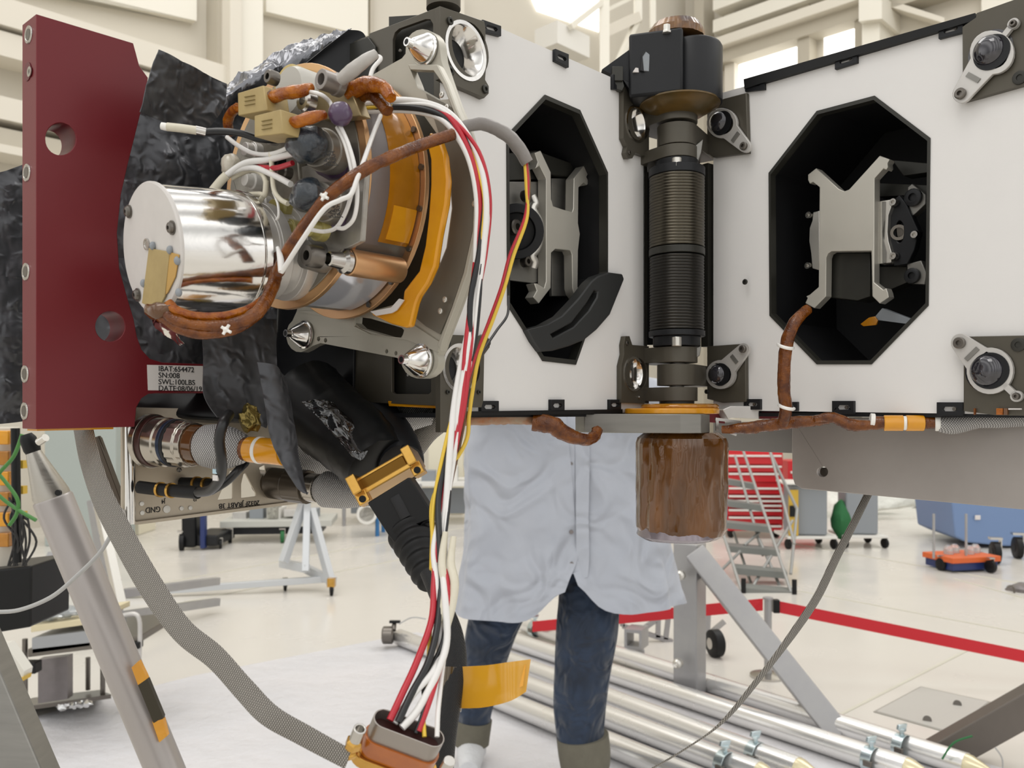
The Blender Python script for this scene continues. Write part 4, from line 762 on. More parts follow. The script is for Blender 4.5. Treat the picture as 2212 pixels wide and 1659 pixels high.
# ---- wiring on the instrument
nW = [0]; wg = 'white lead wires on the instrument face'
def wire(label, pts, r, mat, name='wire', catg='wire', grp=None, wob=0, seg=10, sm=8, parent=None):
    if grp in (wg, 'thin white wire loops') or 'red wire between' in label or 'yellow sleeve to the purple' in label: pts = [(p[0], p[1], min(p[2], ZW(p[0], .158 if p[0] < 700 else .148))) for p in pts]
    o = tubeT(name, pts, r, mat, parent, seg, wob, sm)
    if parent is None: tag(o, label, catg, grp)
    return o
wire('white wire looping from below the black cable to the upper potted connector', [(490, 296, .68), (515, 315, .675), (550, 332, .672), (590, 332, .67), (630, 316, .675)], .0018, w_white, grp=wg)
wire('thick white wire curving from the silver can top to the upper potted connector', [(460, 408, .67), (490, 378, .665), (530, 352, .66), (580, 345, .66), (640, 330, .675)], .0024, w_white, grp=wg)
wire('white wire arching over to the lower potted connector', [(462, 410, .672), (500, 372, .665), (545, 362, .66), (590, 378, .66), (628, 398, .675)], .0024, w_white, grp=wg)
wire('white wire arching then dropping in a loop behind the silver can', [(500, 385, .67), (540, 368, .668), (568, 378, .668), (574, 410, .67), (556, 440, .675), (530, 448, .68)], .0020, w_cream, grp=wg)
wire('white wire hanging straight down to the lower potted connector corner', [(585, 330, .68), (588, 370, .672), (592, 410, .668), (605, 430, .668), (622, 440, .675)], .0019, w_cream, grp=wg)
wire('white wire loop on the left above the silver can rim', [(575, 390, .68), (572, 420, .68), (560, 420, .68), (510, 422, .685)], .0022, w_cream, grp=wg)
wire('pair of thin white wires dropping to the brown harness knot', [(590, 415, .69), (600, 440, .69), (602, 465, .69), (597, 475, .69)], .0010, w_white, grp=wg)
wire('short red wire between the white wires left of the upper connector', [(535, 355, .672), (575, 362, .672), (600, 362, .672), (632, 352, .68)], .0020, w_red)
tubeT('wire_junction_sleeve', [(458, 414, .668), (476, 392, .666), (490, 378, .665)], .0034, w_cream, None); tag(bpy.data.objects['wire_junction_sleeve'], 'cream sleeve gathering the white wires above the silver can', 'sleeve')
wire('long thin white wire running down diagonally from the bundle to the lens tube', [(822, 250, .655), (806, 290, .63), (785, 350, .60), (772, 385, .590), (758, 420, .586), (735, 432, .586), (700, 452, .586), (655, 515, .590), (608, 588, .605)], .0017, w_white)
wire('thin white wire loop below the lower potted connector, inner one', [(728, 275, .67), (745, 310, .665), (758, 360, .662), (762, 400, .662), (750, 450, .665), (728, 490, .67), (700, 500, .675), (672, 496, .68)], .0015, w_white, grp='thin white wire loops')
wire('thin white wire loop below the lower potted connector, outer one', [(735, 272, .67), (752, 310, .665), (766, 360, .662), (772, 420, .662), (765, 470, .665), (745, 492, .67), (728, 492, .675)], .0015, w_white, grp='thin white wire loops')
wire('white wire looping from the yellow sleeve to the purple epoxy bead', [(650, 196, .672), (690, 203, .668), (712, 220, .665), (718, 238, .665)], .0015, w_white)
wire('white wire loop rising from the bundle to the pale clamped sleeve tip', [(808, 226, .66), (800, 200, .66), (798, 180, .66), (805, 150, .665), (822, 128, .67), (815, 122, .672), (800, 128, .675)], .0017, w_white)
wire('short white wire stub beside the brown harness knot', [(600, 535, .615), (606, 560, .608), (607, 587, .604)], [.0014, .0024, .0020], w_white, sm=6)
# brown wrapped harnesses
wire('diagonal brown film wrapped harness crossing the instrument', [(600, 590, .625), (625, 535, .612), (665, 480, .600), (702, 432, .594), (745, 395, .592), (800, 360, .598), (860, 333, .612), (925, 308, .632), (978, 290, .644)], .0044, wrap_br, 'wrapped_harness', 'harness', wob=.12, seg=14)
H2 = thing('wrapped_harness', 'brown film wrapped harness loop running under and around the silver can', 'harness', P(480, 715, .615))
tubeT('strand', [(604, 485, .69), (592, 500, .675), (598, 560, .655), (588, 620, .635), (553, 678, .615), (490, 703, .605), (420, 703, .60), (372, 688, .598), (352, 664, .602)], [.0050, .0052, .0048, .0050, .0048, .0042, .0040, .0040, .0036], wrap_br, H2, 14, .18)
tubeT('strand', [(580, 640, .64), (545, 665, .625), (490, 682, .612), (430, 684, .605), (382, 672, .60), (362, 655, .60)], [.0040, .0036, .0034, .0034, .0036, .0040], wrap_or, H2, 14, .18)
tubeT('strand', [(560, 676, .625), (510, 710, .61), (440, 722, .602), (385, 708, .60), (345, 680, .602)], [.0040, .0038, .0036, .0040, .0042], wrap_br, H2, 14, .18)
tubeT('amber_wrap', [(320, 668, .604), (345, 672, .60), (375, 660, .60)], [.0040, .0060, .0030], kap_dk, H2, 14, .3)
b = MB(); b.ball(P(585, 500, .685), .010, (1.1, .8, .6), 18, .5); b.build('film_knot', wrap_or, H2); b = MB(); b.ball(P(622, 496, .69), .011, (.8, .8, 1.1), 18, .5); b.build('film_knot', kap_dk, H2)
def knot(x, y, d, r, name, label, parent=None):
    b = MB()
    for k in range(4): an = k * 1.6 + .5; b.tube([P(x, y, d), P(x + math.cos(an) * r, y + math.sin(an) * r, d - .001)], .0011, 8, 0)
    b.ball(P(x, y, d), .0022, (1, 1, 1), 10)
    o = b.build(name, tie, parent)
    if parent is None: tag(o, label, 'tie')
    return o
knot(488, 712, .595, 12, 'lacing_knot', '', H2); knot(700, 424, .588, 10, 'lacing_knot', 'white lacing knot round the diagonal brown harness')
# grey heat shrink and its thin wires
wire('grey heat shrink tube curving over the left octagonal opening', [(965, 285, .655), (1000, 275, .66), (1040, 268, .665), (1085, 285, .67), (1115, 312, .672), (1140, 352, .675)], [.0042, .0045, .0048, .0052, .0054, .0050], sleeve_gr, 'heat_shrink_tube', 'tube', wob=.12, seg=14)
tw = [(1137, 348, .675), (1141, 400, .672), (1136, 470, .67), (1108, 550, .665), (1088, 620, .66), (1062, 690, .655), (1032, 770, .65), (1010, 850, .64), (995, 900, .63), (980, 960, .622), (960, 1070, .605), (950, 1160, .59), (940, 1230, .575)]
def off_path(path, offs): return [(p[0] + o, p[1], p[2] + (.0012 if k % 2 else 0)) for k, (p, o) in enumerate(zip(path, offs))]
tg = 'thin coloured wires leaving the grey heat shrink'
wire('thin red wire from the grey heat shrink down past the left opening', off_path(tw, [0, 0, -2, -6, -5, -4, -4, -6, 2, 6, 6, 2, -2]), .0014, w_red, grp=tg)
wire('thin yellow wire from the grey heat shrink down past the left opening', off_path(tw, [-3, -4, 2, 2, 2, 3, 3, 10, 18, 24, -22, -16, -8]), .0015, w_yel, grp=tg)
wire('thin brown wire from the grey heat shrink next to the red one', off_path(tw, [2, 3, 0, -2, -1, 0, 0, 0, 10, 14, 10, 8, 4]), .0010, kap_dk, grp=tg)
wire('thin black wire falling from the yoke to the lower corner bracket', [(1098, 640, .74), (1096, 680, .72), (1072, 715, .69), (1040, 765, .66), (1018, 820, .65), (1005, 880, .64)], .0011, w_black)
# main wire bundle
bp = [(760, 238), (850, 230), (925, 236), (975, 262), (1018, 335), (1042, 430), (1038, 540), (1024, 650), (1010, 760), (992, 870), (974, 970), (956, 1080), (948, 1180)]
bd = [.665, .66, .655, .65, .645, .64, .636, .632, .628, .622, .612, .598, .58]
def bundle(offs, tail, j):
    out = []
    for k, (p, d) in enumerate(zip(bp, bd)):
        q0, q1 = bp[max(k - 1, 0)], bp[min(k + 1, len(bp) - 1)]; dx, dy = q1[0] - q0[0], q1[1] - q0[1]; l = math.hypot(dx, dy); nx, ny = dy / l, -dx / l
        o = offs[k] if isinstance(offs, (list, tuple)) else offs
        out.append((p[0] + nx * o, p[1] + ny * o, d + .002 * math.sin(j * 2.1 + k * 1.3)))
    return out + tail
bg_ = 'wires of the main hanging bundle'
B = [('thick red wire of the hanging bundle, leftmost where it enters the connector', w_red, .0022, [4, 6, 4, 2, -2, -6, -8, -6, -4, 6, 4, 0, -4], [(938, 1260, .565), (932, 1340, .55), (900, 1430, .53), (868, 1500, .515), (842, 1556, .506)]),
     ('thick black wire of the hanging bundle ending left of centre in the connector', w_black, .0022, [-1, 0, -2, -4, 8, 2, -2, -8, 5, -3, -8, -9, 2], [(952, 1260, .565), (945, 1350, .548), (925, 1430, .532), (888, 1500, .516), (860, 1560, .506)]),
     ('thick white wire of the hanging bundle lying above the red one at the top', w_white, .0024, [10, 14, 12, 10, 12, 8, 6, 2, -8, -10, -2, 8, 6], [(960, 1270, .56), (965, 1380, .545), (945, 1450, .53), (905, 1530, .514), (868, 1572, .506)]),
     ('white wire of the hanging bundle lowest of all at the top', w_white, .0022, [-6, -8, -10, -11, -8, -12, -10, 0, 0, 0, 8, 4, -10], [(944, 1260, .565), (950, 1400, .545), (936, 1450, .53), (892, 1500, .518), (852, 1562, .508)]),
     ('thin white wire of the bundle ending at the right end of the connector', w_white, .0015, [7, 3, 9, 5, 4, 13, 8, 8, 10, 3, 10, 12, 14], [(970, 1280, .56), (962, 1390, .545), (952, 1480, .53), (946, 1540, .515), (944, 1592, .506)]),
     ('thin yellow wire of the bundle ending right of centre in the connector', w_yel, .0013, [2, 1, 0, 0, 2, 4, 0, 4, -2, -8, -14, -18, -14], [(938, 1290, .56), (930, 1350, .55), (922, 1480, .53), (915, 1540, .515), (917, 1592, .506)]),
     ('thin red wire of the bundle crossing the white wires above the connector', w_red, .0016, [6, 8, 7, 5, 18, 16, 12, 6, 6, 12, 10, 8, 4], [(968, 1270, .56), (962, 1400, .545), (945, 1460, .53), (930, 1510, .518), (905, 1580, .507)]),
     ('thin black wire of the bundle ending at the middle of the connector', w_black, .0014, [-3, -4, -5, -6, 16, 7, 3, 12, 12, -6, 0, 14, 12], [(960, 1290, .56), (958, 1380, .545), (918, 1470, .53), (916, 1530, .515), (898, 1584, .507)])]
for j, (lb, m_, r_, of, tail) in enumerate(B): wire(lb, bundle(of, tail, j), r_, m_, grp=None, name='bundle_wire')
wire('longer cream sleeve over the bundle wires above the connector', [(962, 1150, .58), (955, 1215, .57), (962, 1270, .562), (956, 1310, .556), (945, 1352, .55)], [.0020, .0028, .0030, .0028, .0024], w_cream, 'splice_sleeve', 'sleeve')
wire('shorter cream sleeve right of the other one above the connector', [(980, 1160, .578), (974, 1215, .57), (982, 1260, .562), (976, 1310, .556), (966, 1352, .55)], [.0020, .0028, .0030, .0028, .0024], w_cream, 'splice_sleeve', 'sleeve')
# connector at the bottom of the bundle
CO = thing('rectangular_connector', 'grey shelled rectangular connector wrapped in amber tape at the bottom of the wires', 'connector', P(880, 1655, .50))
uu = V(.92, .05, -.37).normalized(); ww = V(-.10, -.42, .86); ww = (ww - uu * ww.dot(uu)).normalized(); vv = ww.cross(uu).normalized(); cc = P(884, 1572, .505)
def stad(hl, hw, h, n=10):
    pts = []
    for k in range(n + 1): an = -math.pi / 2 + math.pi * k / n; pts.append(cc + uu * (hl - hw + hw * math.cos(an)) + vv * hw * math.sin(an) + ww * h)
    for k in range(n + 1): an = math.pi / 2 + math.pi * k / n; pts.append(cc + uu * (-(hl - hw) + hw * math.cos(an)) + vv * hw * math.sin(an) + ww * h)
    return pts
b = MB(); b.prism(stad(.0222, .0070, -.016), ww * .016, [stad(.0214, .0062, -.016)]); b.build('shell', M('grey_shell', '9a938d', .3, .7), CO, bevel=.0002)
b = MB(); b.prism(stad(.0212, .0060, -.012), ww * .004); b.build('insert', M('dark_red_insert', '3f1f1c', .45), CO)
b = MB(); b.prism(stad(.0236, .0084, -.028), ww * .014); b.build('amber_wrap', M('amber_wrap', 'b0601a', .2, 0, bump=('crinkle', 60, .3, .002), vary=(30, '8f4612', .7), coat=.4), CO, bevel=.0006)
b = MB(); b.prism(stad(.0270, .0100, -.036), ww * .008); b.build('base_flange', gold, CO, bevel=.0006)
jb = P(772, 1588, .497); b = MB(); b.lathe(jb - ww * .004, jb + ww * .006, [(0, .0038), (1, .0038), (1, .0026), (.4, .0024), (.4, 0)], 24); b.build('jack_screw', steel, CO, bevel=.0003)
b = MB(); b.lathe(jb - ww * .018, jb - ww * .004, [(0, .0046), (.25, .0050), (.3, .0036), (.5, .0036), (.55, .0052), (.9, .0052), (1, .0040)], 6); b.build('jack_nut', gold, CO, bevel=.0004)
jb = P(968, 1650, .497); b = MB(); b.lathe(jb - ww * .006, jb + ww * .003, [(0, .0036), (1, .0036)], 24); b.build('jack_screw', steel, CO, bevel=.0003)
# black braided cable with tape flag
wire('black mesh covered cable hanging right of the wires down to the floor sheet', [(925, 1235, .62), (952, 1300, .605), (978, 1370, .59), (984, 1440, .58), (972, 1520, .57), (962, 1600, .56), (955, 1700, .55)], [.0062, .0064, .0072, .0078, .0076, .0070, .0068], braid_bk, 'mesh_covered_cable', 'cable', seg=18)
fg = thing('tape_flag', 'folded amber tape flag stuck round the black mesh cable', 'tape', P(1000, 1530, .575))
b = MB(); b.tube([P(980, 1442, .58), P(976, 1490, .575), P(970, 1534, .57)], .0083, 22, 4); b.build('wrapped_band', M('tape_over_black', '4a3a1c', .2, 0, coat=.5), fg)
fm = M('clear_amber_tape', 'd9a028', .12, 0, trans=0, alpha=.82, coat=.5, bump=('crinkle', 30, .2, .002))
b = MB(); b.loft([[P(995, 1440, .575), P(1050, 1437, .57), P(1100, 1430, .565), P(1146, 1424, .57)], [P(990, 1530, .57), P(1045, 1528, .565), P(1100, 1515, .56), P(1136, 1494, .565)]], 10, 6, 0, 20, .0004); b.build('tape', fm, fg)
b = MB(); b.loft([[P(1030, 1448, .5735), P(1080, 1445, .569), P(1136, 1436, .5675)], [P(1028, 1508, .569), P(1080, 1500, .5645), P(1130, 1482, .563)]], 10, 6, 0, 20, .0004); b.build('inner_tape', kap_yl, fg)
# ================================================================ glossy arm, gold bracket, boot
ARM = thing('film_wrapped_arm', 'glossy black film wrapped arm sloping down from the left box to the gold bracket', 'arm', P(780, 1040, .72))
b = MB(); b.tube([P(655, 850, .82), P(710, 905, .80), P(775, 960, .77), P(820, 1012, .745)], [.038, .037, .034, .030], 28, 8, wob=.05); b.build('arm_cover', black_pl, ARM, smooth=60)
b = MB(); b.loft([[P(650, 868, .755), P(690, 905, .748), P(760, 985, .722)], [P(690, 862, .752), P(735, 900, .744), P(785, 990, .72)], [P(720, 870, .758), P(770, 915, .75), P(806, 948, .74)]], 16, 12, .003, 50, .0005, 6, .6); b.build('crinkled_film', blk_gloss, ARM, smooth=50)
b = MB(); b.tube([P(800, 880, .85), P(840, 940, .80), P(860, 985, .76), P(868, 1005, .745)], [.02, .022, .022, .02], 20, 6); b.build('side_cover', black_an, ARM)
def obox(c, u, w_, lu, lw, lt, name, mat, parent, bevel=.001):
    u = Vector(u).normalized(); w_ = Vector(w_); w_ = (w_ - u * w_.dot(u)).normalized(); t = u.cross(w_)
    b = MB(); b.box(c, u * lu / 2, w_ * lw / 2, t * lt / 2); return b.build(name, mat, parent, smooth=0, bevel=bevel)
ua = V(125, 0, 72); wa = V(.5, -.25, -.86)   # across the arm / along the arm
GB = thing('gold_clamp', 'gold coloured clamp frame round the lower end of the black arm', 'clamp', P(835, 1060, .71))
obox(P(829, 1018, .715), ua, wa, .049, .0045, .030, 'upper_band', gold, GB); obox(P(842, 1042, .708), ua, wa, .051, .0045, .034, 'lower_band', gold, GB); obox(P(836, 1030, .712), ua, wa, .044, .012, .028, 'recess', M('dark_gold', '6b4c1c', .3, .9), GB)
for x, y, d in ((776, 1052, .70), (892, 990, .705)): obox(P(x, y, d), ua, wa, .008, .016, .034, 'end_post', gold, GB)
for x, y, d in ((786, 1076, .695), (903, 1014, .70)):
    o = obox(P(x, y, d), ua, wa, .010, .011, .012, 'lug', gold, GB); q = P(x, y, d) - V(0, .0062, 0); b = MB(); b.lathe(q, q - V(0, .0012, 0), [(0, .0028), (1, .0028)], 16); b.build('lug_hole', black_pl, o)
b = MB(); b.ball(P(874, 968, .72), .003); b.build('rivet', black_pl, GB)
BT = thing('rubber_boot_connector', 'black plug body with ribbed rubber boot below the gold clamp', 'plug', P(900, 1250, .66))
b = MB(); pl = Plane(P(860, 1090, .668), V(-.05, -.99, .1)); b.prism(pl.pts([(793, 1086), (884, 1030), (936, 1110), (938, 1122), (928, 1130), (920, 1128), (900, 1150), (868, 1175), (852, 1174), (838, 1155)], 0), -pl.n * .026); o = b.build('plug_body', rubber, BT, bevel=.002)
b = MB(); b.tube([pl.at(852, 1072, .0005), pl.at(862, 1090, .0005), pl.at(876, 1118, .0005)], .0042, 12, 4, flat=.3, updir=(1, 0, 0)); b.build('moulded_slot', void, o)
b = MB(); n = 5; prof = []
for k in range(n * 6 + 1): f = k / 6; prof.append((k / (n * 6), (.0185 - .0080 * k / (n * 6)) * (1 + .11 * math.sin(2 * math.pi * f))))
b.lathe(P(890, 1150, .680), P(930, 1256, .640), [(-.02, .012)] + prof + [(1.04, .009)], 40); b.build('ribbed_boot', rubber, BT, smooth=60)
# mesh tubes behind
wire('white mesh hose between the pointed strap and the lower connector', [(600, 930, .88), (680, 960, .88), (760, 990, .90)], [.026, .030, .02], braid_wh, 'mesh_hose', 'hose', seg=24)
wire('short white mesh hose under the amber strip of the left box', [(825, 905, .86), (880, 895, .86), (935, 900, .86)], [.006, .017, .008], braid_wh, 'mesh_hose', 'hose', seg=24)
wire('grey mesh hose sloping behind the black arm beside the gold clamp', [(950, 905, .9), (920, 935, .9), (890, 985, .9)], [.014, .012, .009], braid_gr, 'mesh_hose', 'hose', seg=20)
b = MB(); b.prism([P(838, 866, .80), P(945, 870, .765), P(978, 876, .755), P(978, 881, .755), P(940, 882, .765), P(840, 877, .80)], (0, .004, 0)); tag(b.build('tape_piece', kap_yl, bevel=.0004), 'thin yellow tape strip along the lower edge of the left box', 'tape')
# ================================================================ metal connector panel, lower left
BPl = Plane(V(-.3308, .75, CAMZ), NLn)
CPn = thing('connector_panel', 'tan metal connector panel with upside down lettering under the red plate', 'panel', BPl.at(300, 1130))
pm = M('nickel_panel', 'b5aa99', .3, .4, vary=(14, 'a09583', .6), bump=('brush', 60, .1, .0006))
tri1 = [(470, 1080), (503, 1077), (503, 1017), (497, 1017)]; tri2 = [(521, 1076), (553, 1072), (553, 1066), (530, 1022), (526, 1024), (521, 1045)]
plate(BPl, [(290, 880), (800, 890), (800, 1064), (765, 1069), (291, 1132)], 0, .002, 'panel', pm, CPn, [tri1, tri2, [(560, 1010), (563, 1024), (575, 1028), (572, 1004)]], bevel=.0003)
b = MB(); b.lathe(BPl.at(281, 880, .002), BPl.at(281, 1132, .002), [(0, .0045), (1, .0045)], 24); b.build('rolled_edge', polish, CPn)
b = MB(); b.lathe(BPl.at(270, 880, -.004), BPl.at(270, 1128, -.004), [(0, .0035), (1, .0035)], 20); b.build('rolled_edge', pm, CPn)
plate(BPl, [(262, 1128), (296, 1134), (760, 1073), (760, 1066), (296, 1126), (266, 1120)], .004, .004, 'lower_flange', pm, CPn, bevel=.0005)
plate(BPl, [(256, 1102), (262, 1096), (272, 1104), (276, 1140), (266, 1142)], .005, .004, 'corner_tab', satin, CPn)
for x, y, r in ((306, 1088, .0020), (307, 1108, .0020), (360, 1100, .0034), (392, 1098, .0020), (411, 1097, .0020), (387, 1015, .0022)):
    c = BPl.at(x, y, .0003); b = MB(); b.lathe(c, c + BPl.n, [(0, r), (.0006, r), (.0009, r * .7), (.0009, 0)], 16); b.build('rivet', white_en if y > 1050 else steel_dk, CPn)
ux = -A_; uz = V(0, 0, -1)
for t, x, y, sz in (('GND', 347, 1094, .0072), ('J4', 357, 1079, .0054), ('J3', 425, 1074, .0054), ('2032F JRABT 3B', 561, 1081, .0068), ('J2', 607, 1072, .005)):
    text_mesh(t, BPl.at(x, y, .0004), ux, uz, sz, ink, 'lettering', CPn, sx=.95 if len(t) > 4 else .85)
b = MB(); b.bar(P(205, 945, .80), P(262, 1100, .80), .010, .004, (0, 1, 0)); b.bar(P(212, 945, .80), P(268, 1095, .795), .003, .010, (0, 1, 0)); b.build('stiffening_strut', M('brown_strut', '4d4338', .35, .5), CPn, bevel=.0005)
def cyl_conn(label, p0, p1, rings, name='circular_connector', k_=1.0):
    o = thing(name, label, 'connector', P(*p0)); a, c = P(*p0), P(*p1)
    for nm, prof, m_ in rings:
        prof = [(t, r * k_) for t, r in prof]
        b = MB(); b.lathe(a, c, prof, 44, (lambda an, t: 1 + .02 * math.sin(an * 24)) if 'knurl' in nm else None); b.build(nm, m_, o, smooth=35, bevel=.0004)
    return o
nick = M('nickel_plate', 'b0aaa0', .2, .95)
cyl_conn('large round connector with white mesh collar and amber wrap on the metal panel', (322, 952, .745), (600, 976, .69), [
    ('base_flange', [(0, .031), (.04, .031)], nick), ('seal_ring', [(.04, .029), (.08, .029)], M('dark_red_seal', '3c1e1a', .4)), ('shell', [(.08, .028), (.16, .028), (.17, .0265), (.2, .0265)], nick), ('blue_band', [(.2, .0272), (.225, .0272)], M('blue_band', '2a3448', .3, .5)), ('shell', [(.225, .027), (.25, .027)], black_an),
    ('knurled_ring', [(.25, .0262), (.32, .0262), (.33, .0245), (.37, .0245)], nick), ('amber_ring', [(.37, .0225), (.45, .0225)], kap_dk),
    ('mesh_collar', [(.43, .018), (.47, .0235), (.55, .0250), (.65, .0225), (.73, .017), (.76, .013)], braid_wh), ('brown_wrap', [(.74, .0125), (.80, .0125)], wrap_br), ('amber_wrap', [(.79, .0138), (.86, .0142), (.93, .0138), (1.05, .0142)], kap_yl), ('white_band', [(.86, .0146), (.885, .0146)], tie)], k_=.76)
cyl_conn('smaller round connector with white mesh hose at the right end of the metal panel', (560, 1040, .86), (800, 1068, .80), [
    ('shell', [(0, .012), (.12, .012), (.13, .0155), (.28, .0155), (.29, .014)], M('dark_nickel', '5d564e', .3, .85)), ('knurled_ring', [(.29, .0165), (.46, .0165)], MATS['dark_nickel']), ('shell', [(.46, .014), (.56, .014)], nick), ('mesh_hose', [(.56, .012), (.62, .0175), (.78, .0165), (1.0, .011)], braid_wh)])
cyl_conn('dark round connector beside the pointed strap tip with amber end', (655, 1012, .90), (765, 1042, .88), [('shell', [(0, .012), (.3, .012), (.32, .0135), (.6, .0125)], MATS['dark_nickel']), ('amber_ring', [(.6, .011), (.8, .011)], kap_dk), ('sleeve', [(.8, .010), (1.0, .012)], braid_wh)])
for lb, pts in (('left small black coaxial plug with gold rings above the J4 mark', ((300, 1052, .74), (352, 1058, .735), (428, 1064, .72))), ('right small black coaxial plug with gold rings above the J3 mark', ((392, 1044, .78), (430, 1045, .775), (470, 1048, .765)))):
    o = thing('coaxial_plug', lb, 'plug', P(*pts[0])); tubeT('plug_body', pts, .0055, rubber, o)
    for k in (0, 1): q0 = P(*pts[1]); d = (P(*pts[2]) - q0).normalized(); q = q0 + d * (.012 * k - .004); b = MB(); b.lathe(q, q + d, [(0, .0066), (.0025, .0066)], 20); b.build('gold_ring', gold, o)
wire('black cable looping up in front of the white mesh collar', [(425, 1064, .72), (455, 1058, .70), (476, 1030, .68), (478, 990, .665), (474, 950, .66), (482, 915, .66), (495, 895, .68)], .0042, w_black, 'coaxial_cable', 'cable')
wire('black cable bending right behind the amber wrap', [(455, 1062, .71), (490, 1040, .71), (515, 1015, .71), (530, 1000, .73)], .0034, w_black, 'coaxial_cable', 'cable')
b = MB(); b.prism([P(459, 1013, .672), P(470, 1015, .672), P(470, 1024, .672), P(459, 1023, .672)], (0, .003, 0)); b.build('cable_tag', M('pale_blue_tag', 'b5cfdb', .4), bpy.data.objects['coaxial_cable'])
b = MB(); b.prism([P(459, 1026, .672), P(470, 1027, .672), P(470, 1039, .672), P(459, 1038, .672)], (0, .003, 0)); b.build('cable_tag', paper, bpy.data.objects['coaxial_cable'])
# ================================================================ braided straps and foreground leg
def strap(label, pts, wd, mat, name='braided_strap', flat=.12, up=None):
    b = MB(); b.tube([P(*p) for p in pts], wd, 14, 8, flat=flat, updir=up); return tag(b.build(name, mat, smooth=50), label, 'strap')
strap('wide grey braided grounding strap curving from the red plate to the bottom connector', [(178, 915, .72), (192, 985, .70), (222, 1075, .67), (268, 1165, .64), (325, 1265, .61), (392, 1360, .58), (465, 1420, .56), (528, 1490, .54), (582, 1545, .52), (660, 1590, .51), (752, 1640, .50)], [.0104, .0104, .0102, .0102, .0098, .0084, .0078, .0074, .0070, .0066, .0060], braid_gr, up=(1, -.2, .75))
strap('narrow grey braided strap hanging from the steel plate on the right', [(1876, 1066, .98), (1842, 1135, .97), (1806, 1205, .96), (1765, 1290, .95), (1708, 1375, .94), (1640, 1465, .92), (1560, 1560, .90), (1480, 1618, .88), (1395, 1668, .86)], [.0042, .0042, .0044, .0044, .0042, .0036, .0028, .0030, .0034], braid_gr, flat=.3, up=(1, 0, .6))
strap('thin grey cord hanging across the tapered grey leg at the left', [(-20, 1322, .9), (40, 1318, .9), (110, 1290, .88), (165, 1245, .87), (215, 1195, .87), (243, 1150, .87)], .0022, w_grey, 'cord', flat=1)
LG = thing('tapered_stand_leg', 'large round grey aluminium leg with tapered tip leaning against the red plate', 'stand leg', P(330, 1659, .95))
p0, p1 = P(56, 938, 1.15), P(384, 1728, 1.22); d = (p1 - p0)
b = MB(); b.lathe(p0, p1, [(.165, .0240), (.17, .0255), (2.74, .0255)], 48); b.build('tube', M('leg_grey', 'a9a3a0', .36, .5, vary=(3, '98938f', .6)), LG, smooth=40)
b = MB(); b.lathe(p0, p1, [(.045, .0095), (.155, .0235), (.168, .0235)], 24); b.build('tapered_tip', alu, LG, smooth=20)
b = MB(); b.lathe(p0, p1, [(0, .007), (.012, .0105), (.038, .011), (.048, .0095)], 20); b.build('black_grip', rubber, LG)
q = P(128, 1064, 1.136); b = MB(); b.lathe(q, q - V(0, .004, 0), [(0, .004), (1, .004)], 16); b.build('hole', black_pl, LG)
q = P(84, 955, 1.10); b = MB(); b.lathe(q, q + V(.012, -.006, .006), [(0, .005), (1, .005)], 14); b.build('set_screw', alu_lt, LG)
def sticker(L, d0, d1, name, mat):
    b = MB(); n = len(L); pts = [P(x, y, 1.170 + .02 * (x - 320) / 40) for x, y in L]; b.prism(pts, (0, .008, 0)); return b.build(name, mat, LG)
sticker([(284, 1442), (299, 1428), (314, 1458), (318, 1468), (298, 1480)], .925, .90, 'amber_label_tape', kap_yl); sticker([(329, 1560), (352, 1553), (361, 1590), (344, 1604)], .925, .90, 'amber_label_tape', kap_yl)
sticker([(298, 1480), (318, 1466), (352, 1548), (350, 1556), (334, 1568)], .924, .899, 'black_serial_plate', M('serial_plate', '332d1c', .35, .2))
b = MB(); b.bar(P(-60, 1370, .95), P(-60, 1370, .95) + (P(95, 1740, .9) - P(-60, 1370, .95)) * 6.2, .045, .03, (0, 1, 0)); tag(b.build('stand_strut', alu_gr, smooth=0, bevel=.002), 'flat grey strut cut off by the lower left corner', 'strut')
# ================================================================ steel plate and harness, right
SP = R.off(-.06)
sp = thing('support_plate', 'flat grey steel support plate under the right box with one round hole', 'plate', SP.at(1750, 1055))
plate(SP, [(1700, 902), (2400, 900), (2400, 1122), (2212, 1101), (1732, 1056), (1716, 1046), (1711, 1030), (1710, 905)], 0, .006, 'plate', M('grey_steel_plate', 'b0aaa6', .4, .4, vary=(5, '9b9591', .7)), sp, [circ(1777, 1019, 11, 11, 20)], bevel=.001)
plate(SP, [(1540, 912), (1712, 910), (1712, 979), (1540, 972)], -.03, .006, 'rear_plate', M('dull_steel_plate', '8c8986', .45, .6), sp, bevel=.001)
plate(SP, [(1765, 1010), (1790, 1010), (1790, 1030), (1765, 1030)], -.012, .002, 'hole_backing', steel_dk, sp)
wire('brown wrapped cable leaving the right octagonal opening downwards', [(1744, 668, .85), (1718, 695, .84), (1701, 735, .84), (1694, 790, .84), (1694, 850, .845), (1698, 885, .85), (1690, 915, .86)], [.0052, .0058, .0062, .0062, .0062, .006, .006], wrap_br, 'wrapped_cable', 'cable', wob=.1, seg=14)
for k, (x, y, d) in enumerate(((1697, 747, .832), (1699, 878, .838))):
    b = MB(); b.tube([P(x - 16, y - 3, d + .012), P(x - 12, y, d - .002), P(x, y + 4, d - .006), P(x + 12, y + 6, d - .002), P(x + 16, y + 5, d + .012)], .0017, 8, 5); tag(b.build('cable_tie', tie), ('white cable tie round the brown cable at the opening edge', 'white cable tie round the brown cable at the panel bottom')[k], 'tie')
hr = 'harnesses under the right box'
wire('brown wrapped harness running left under the right box', [(1560, 928, .90), (1610, 925, .89), (1665, 918, .885), (1720, 912, .87), (1790, 906, .865)], [.004, .006, .0065, .006, .005], wrap_br, 'wrapped_harness', 'harness', wob=.25)
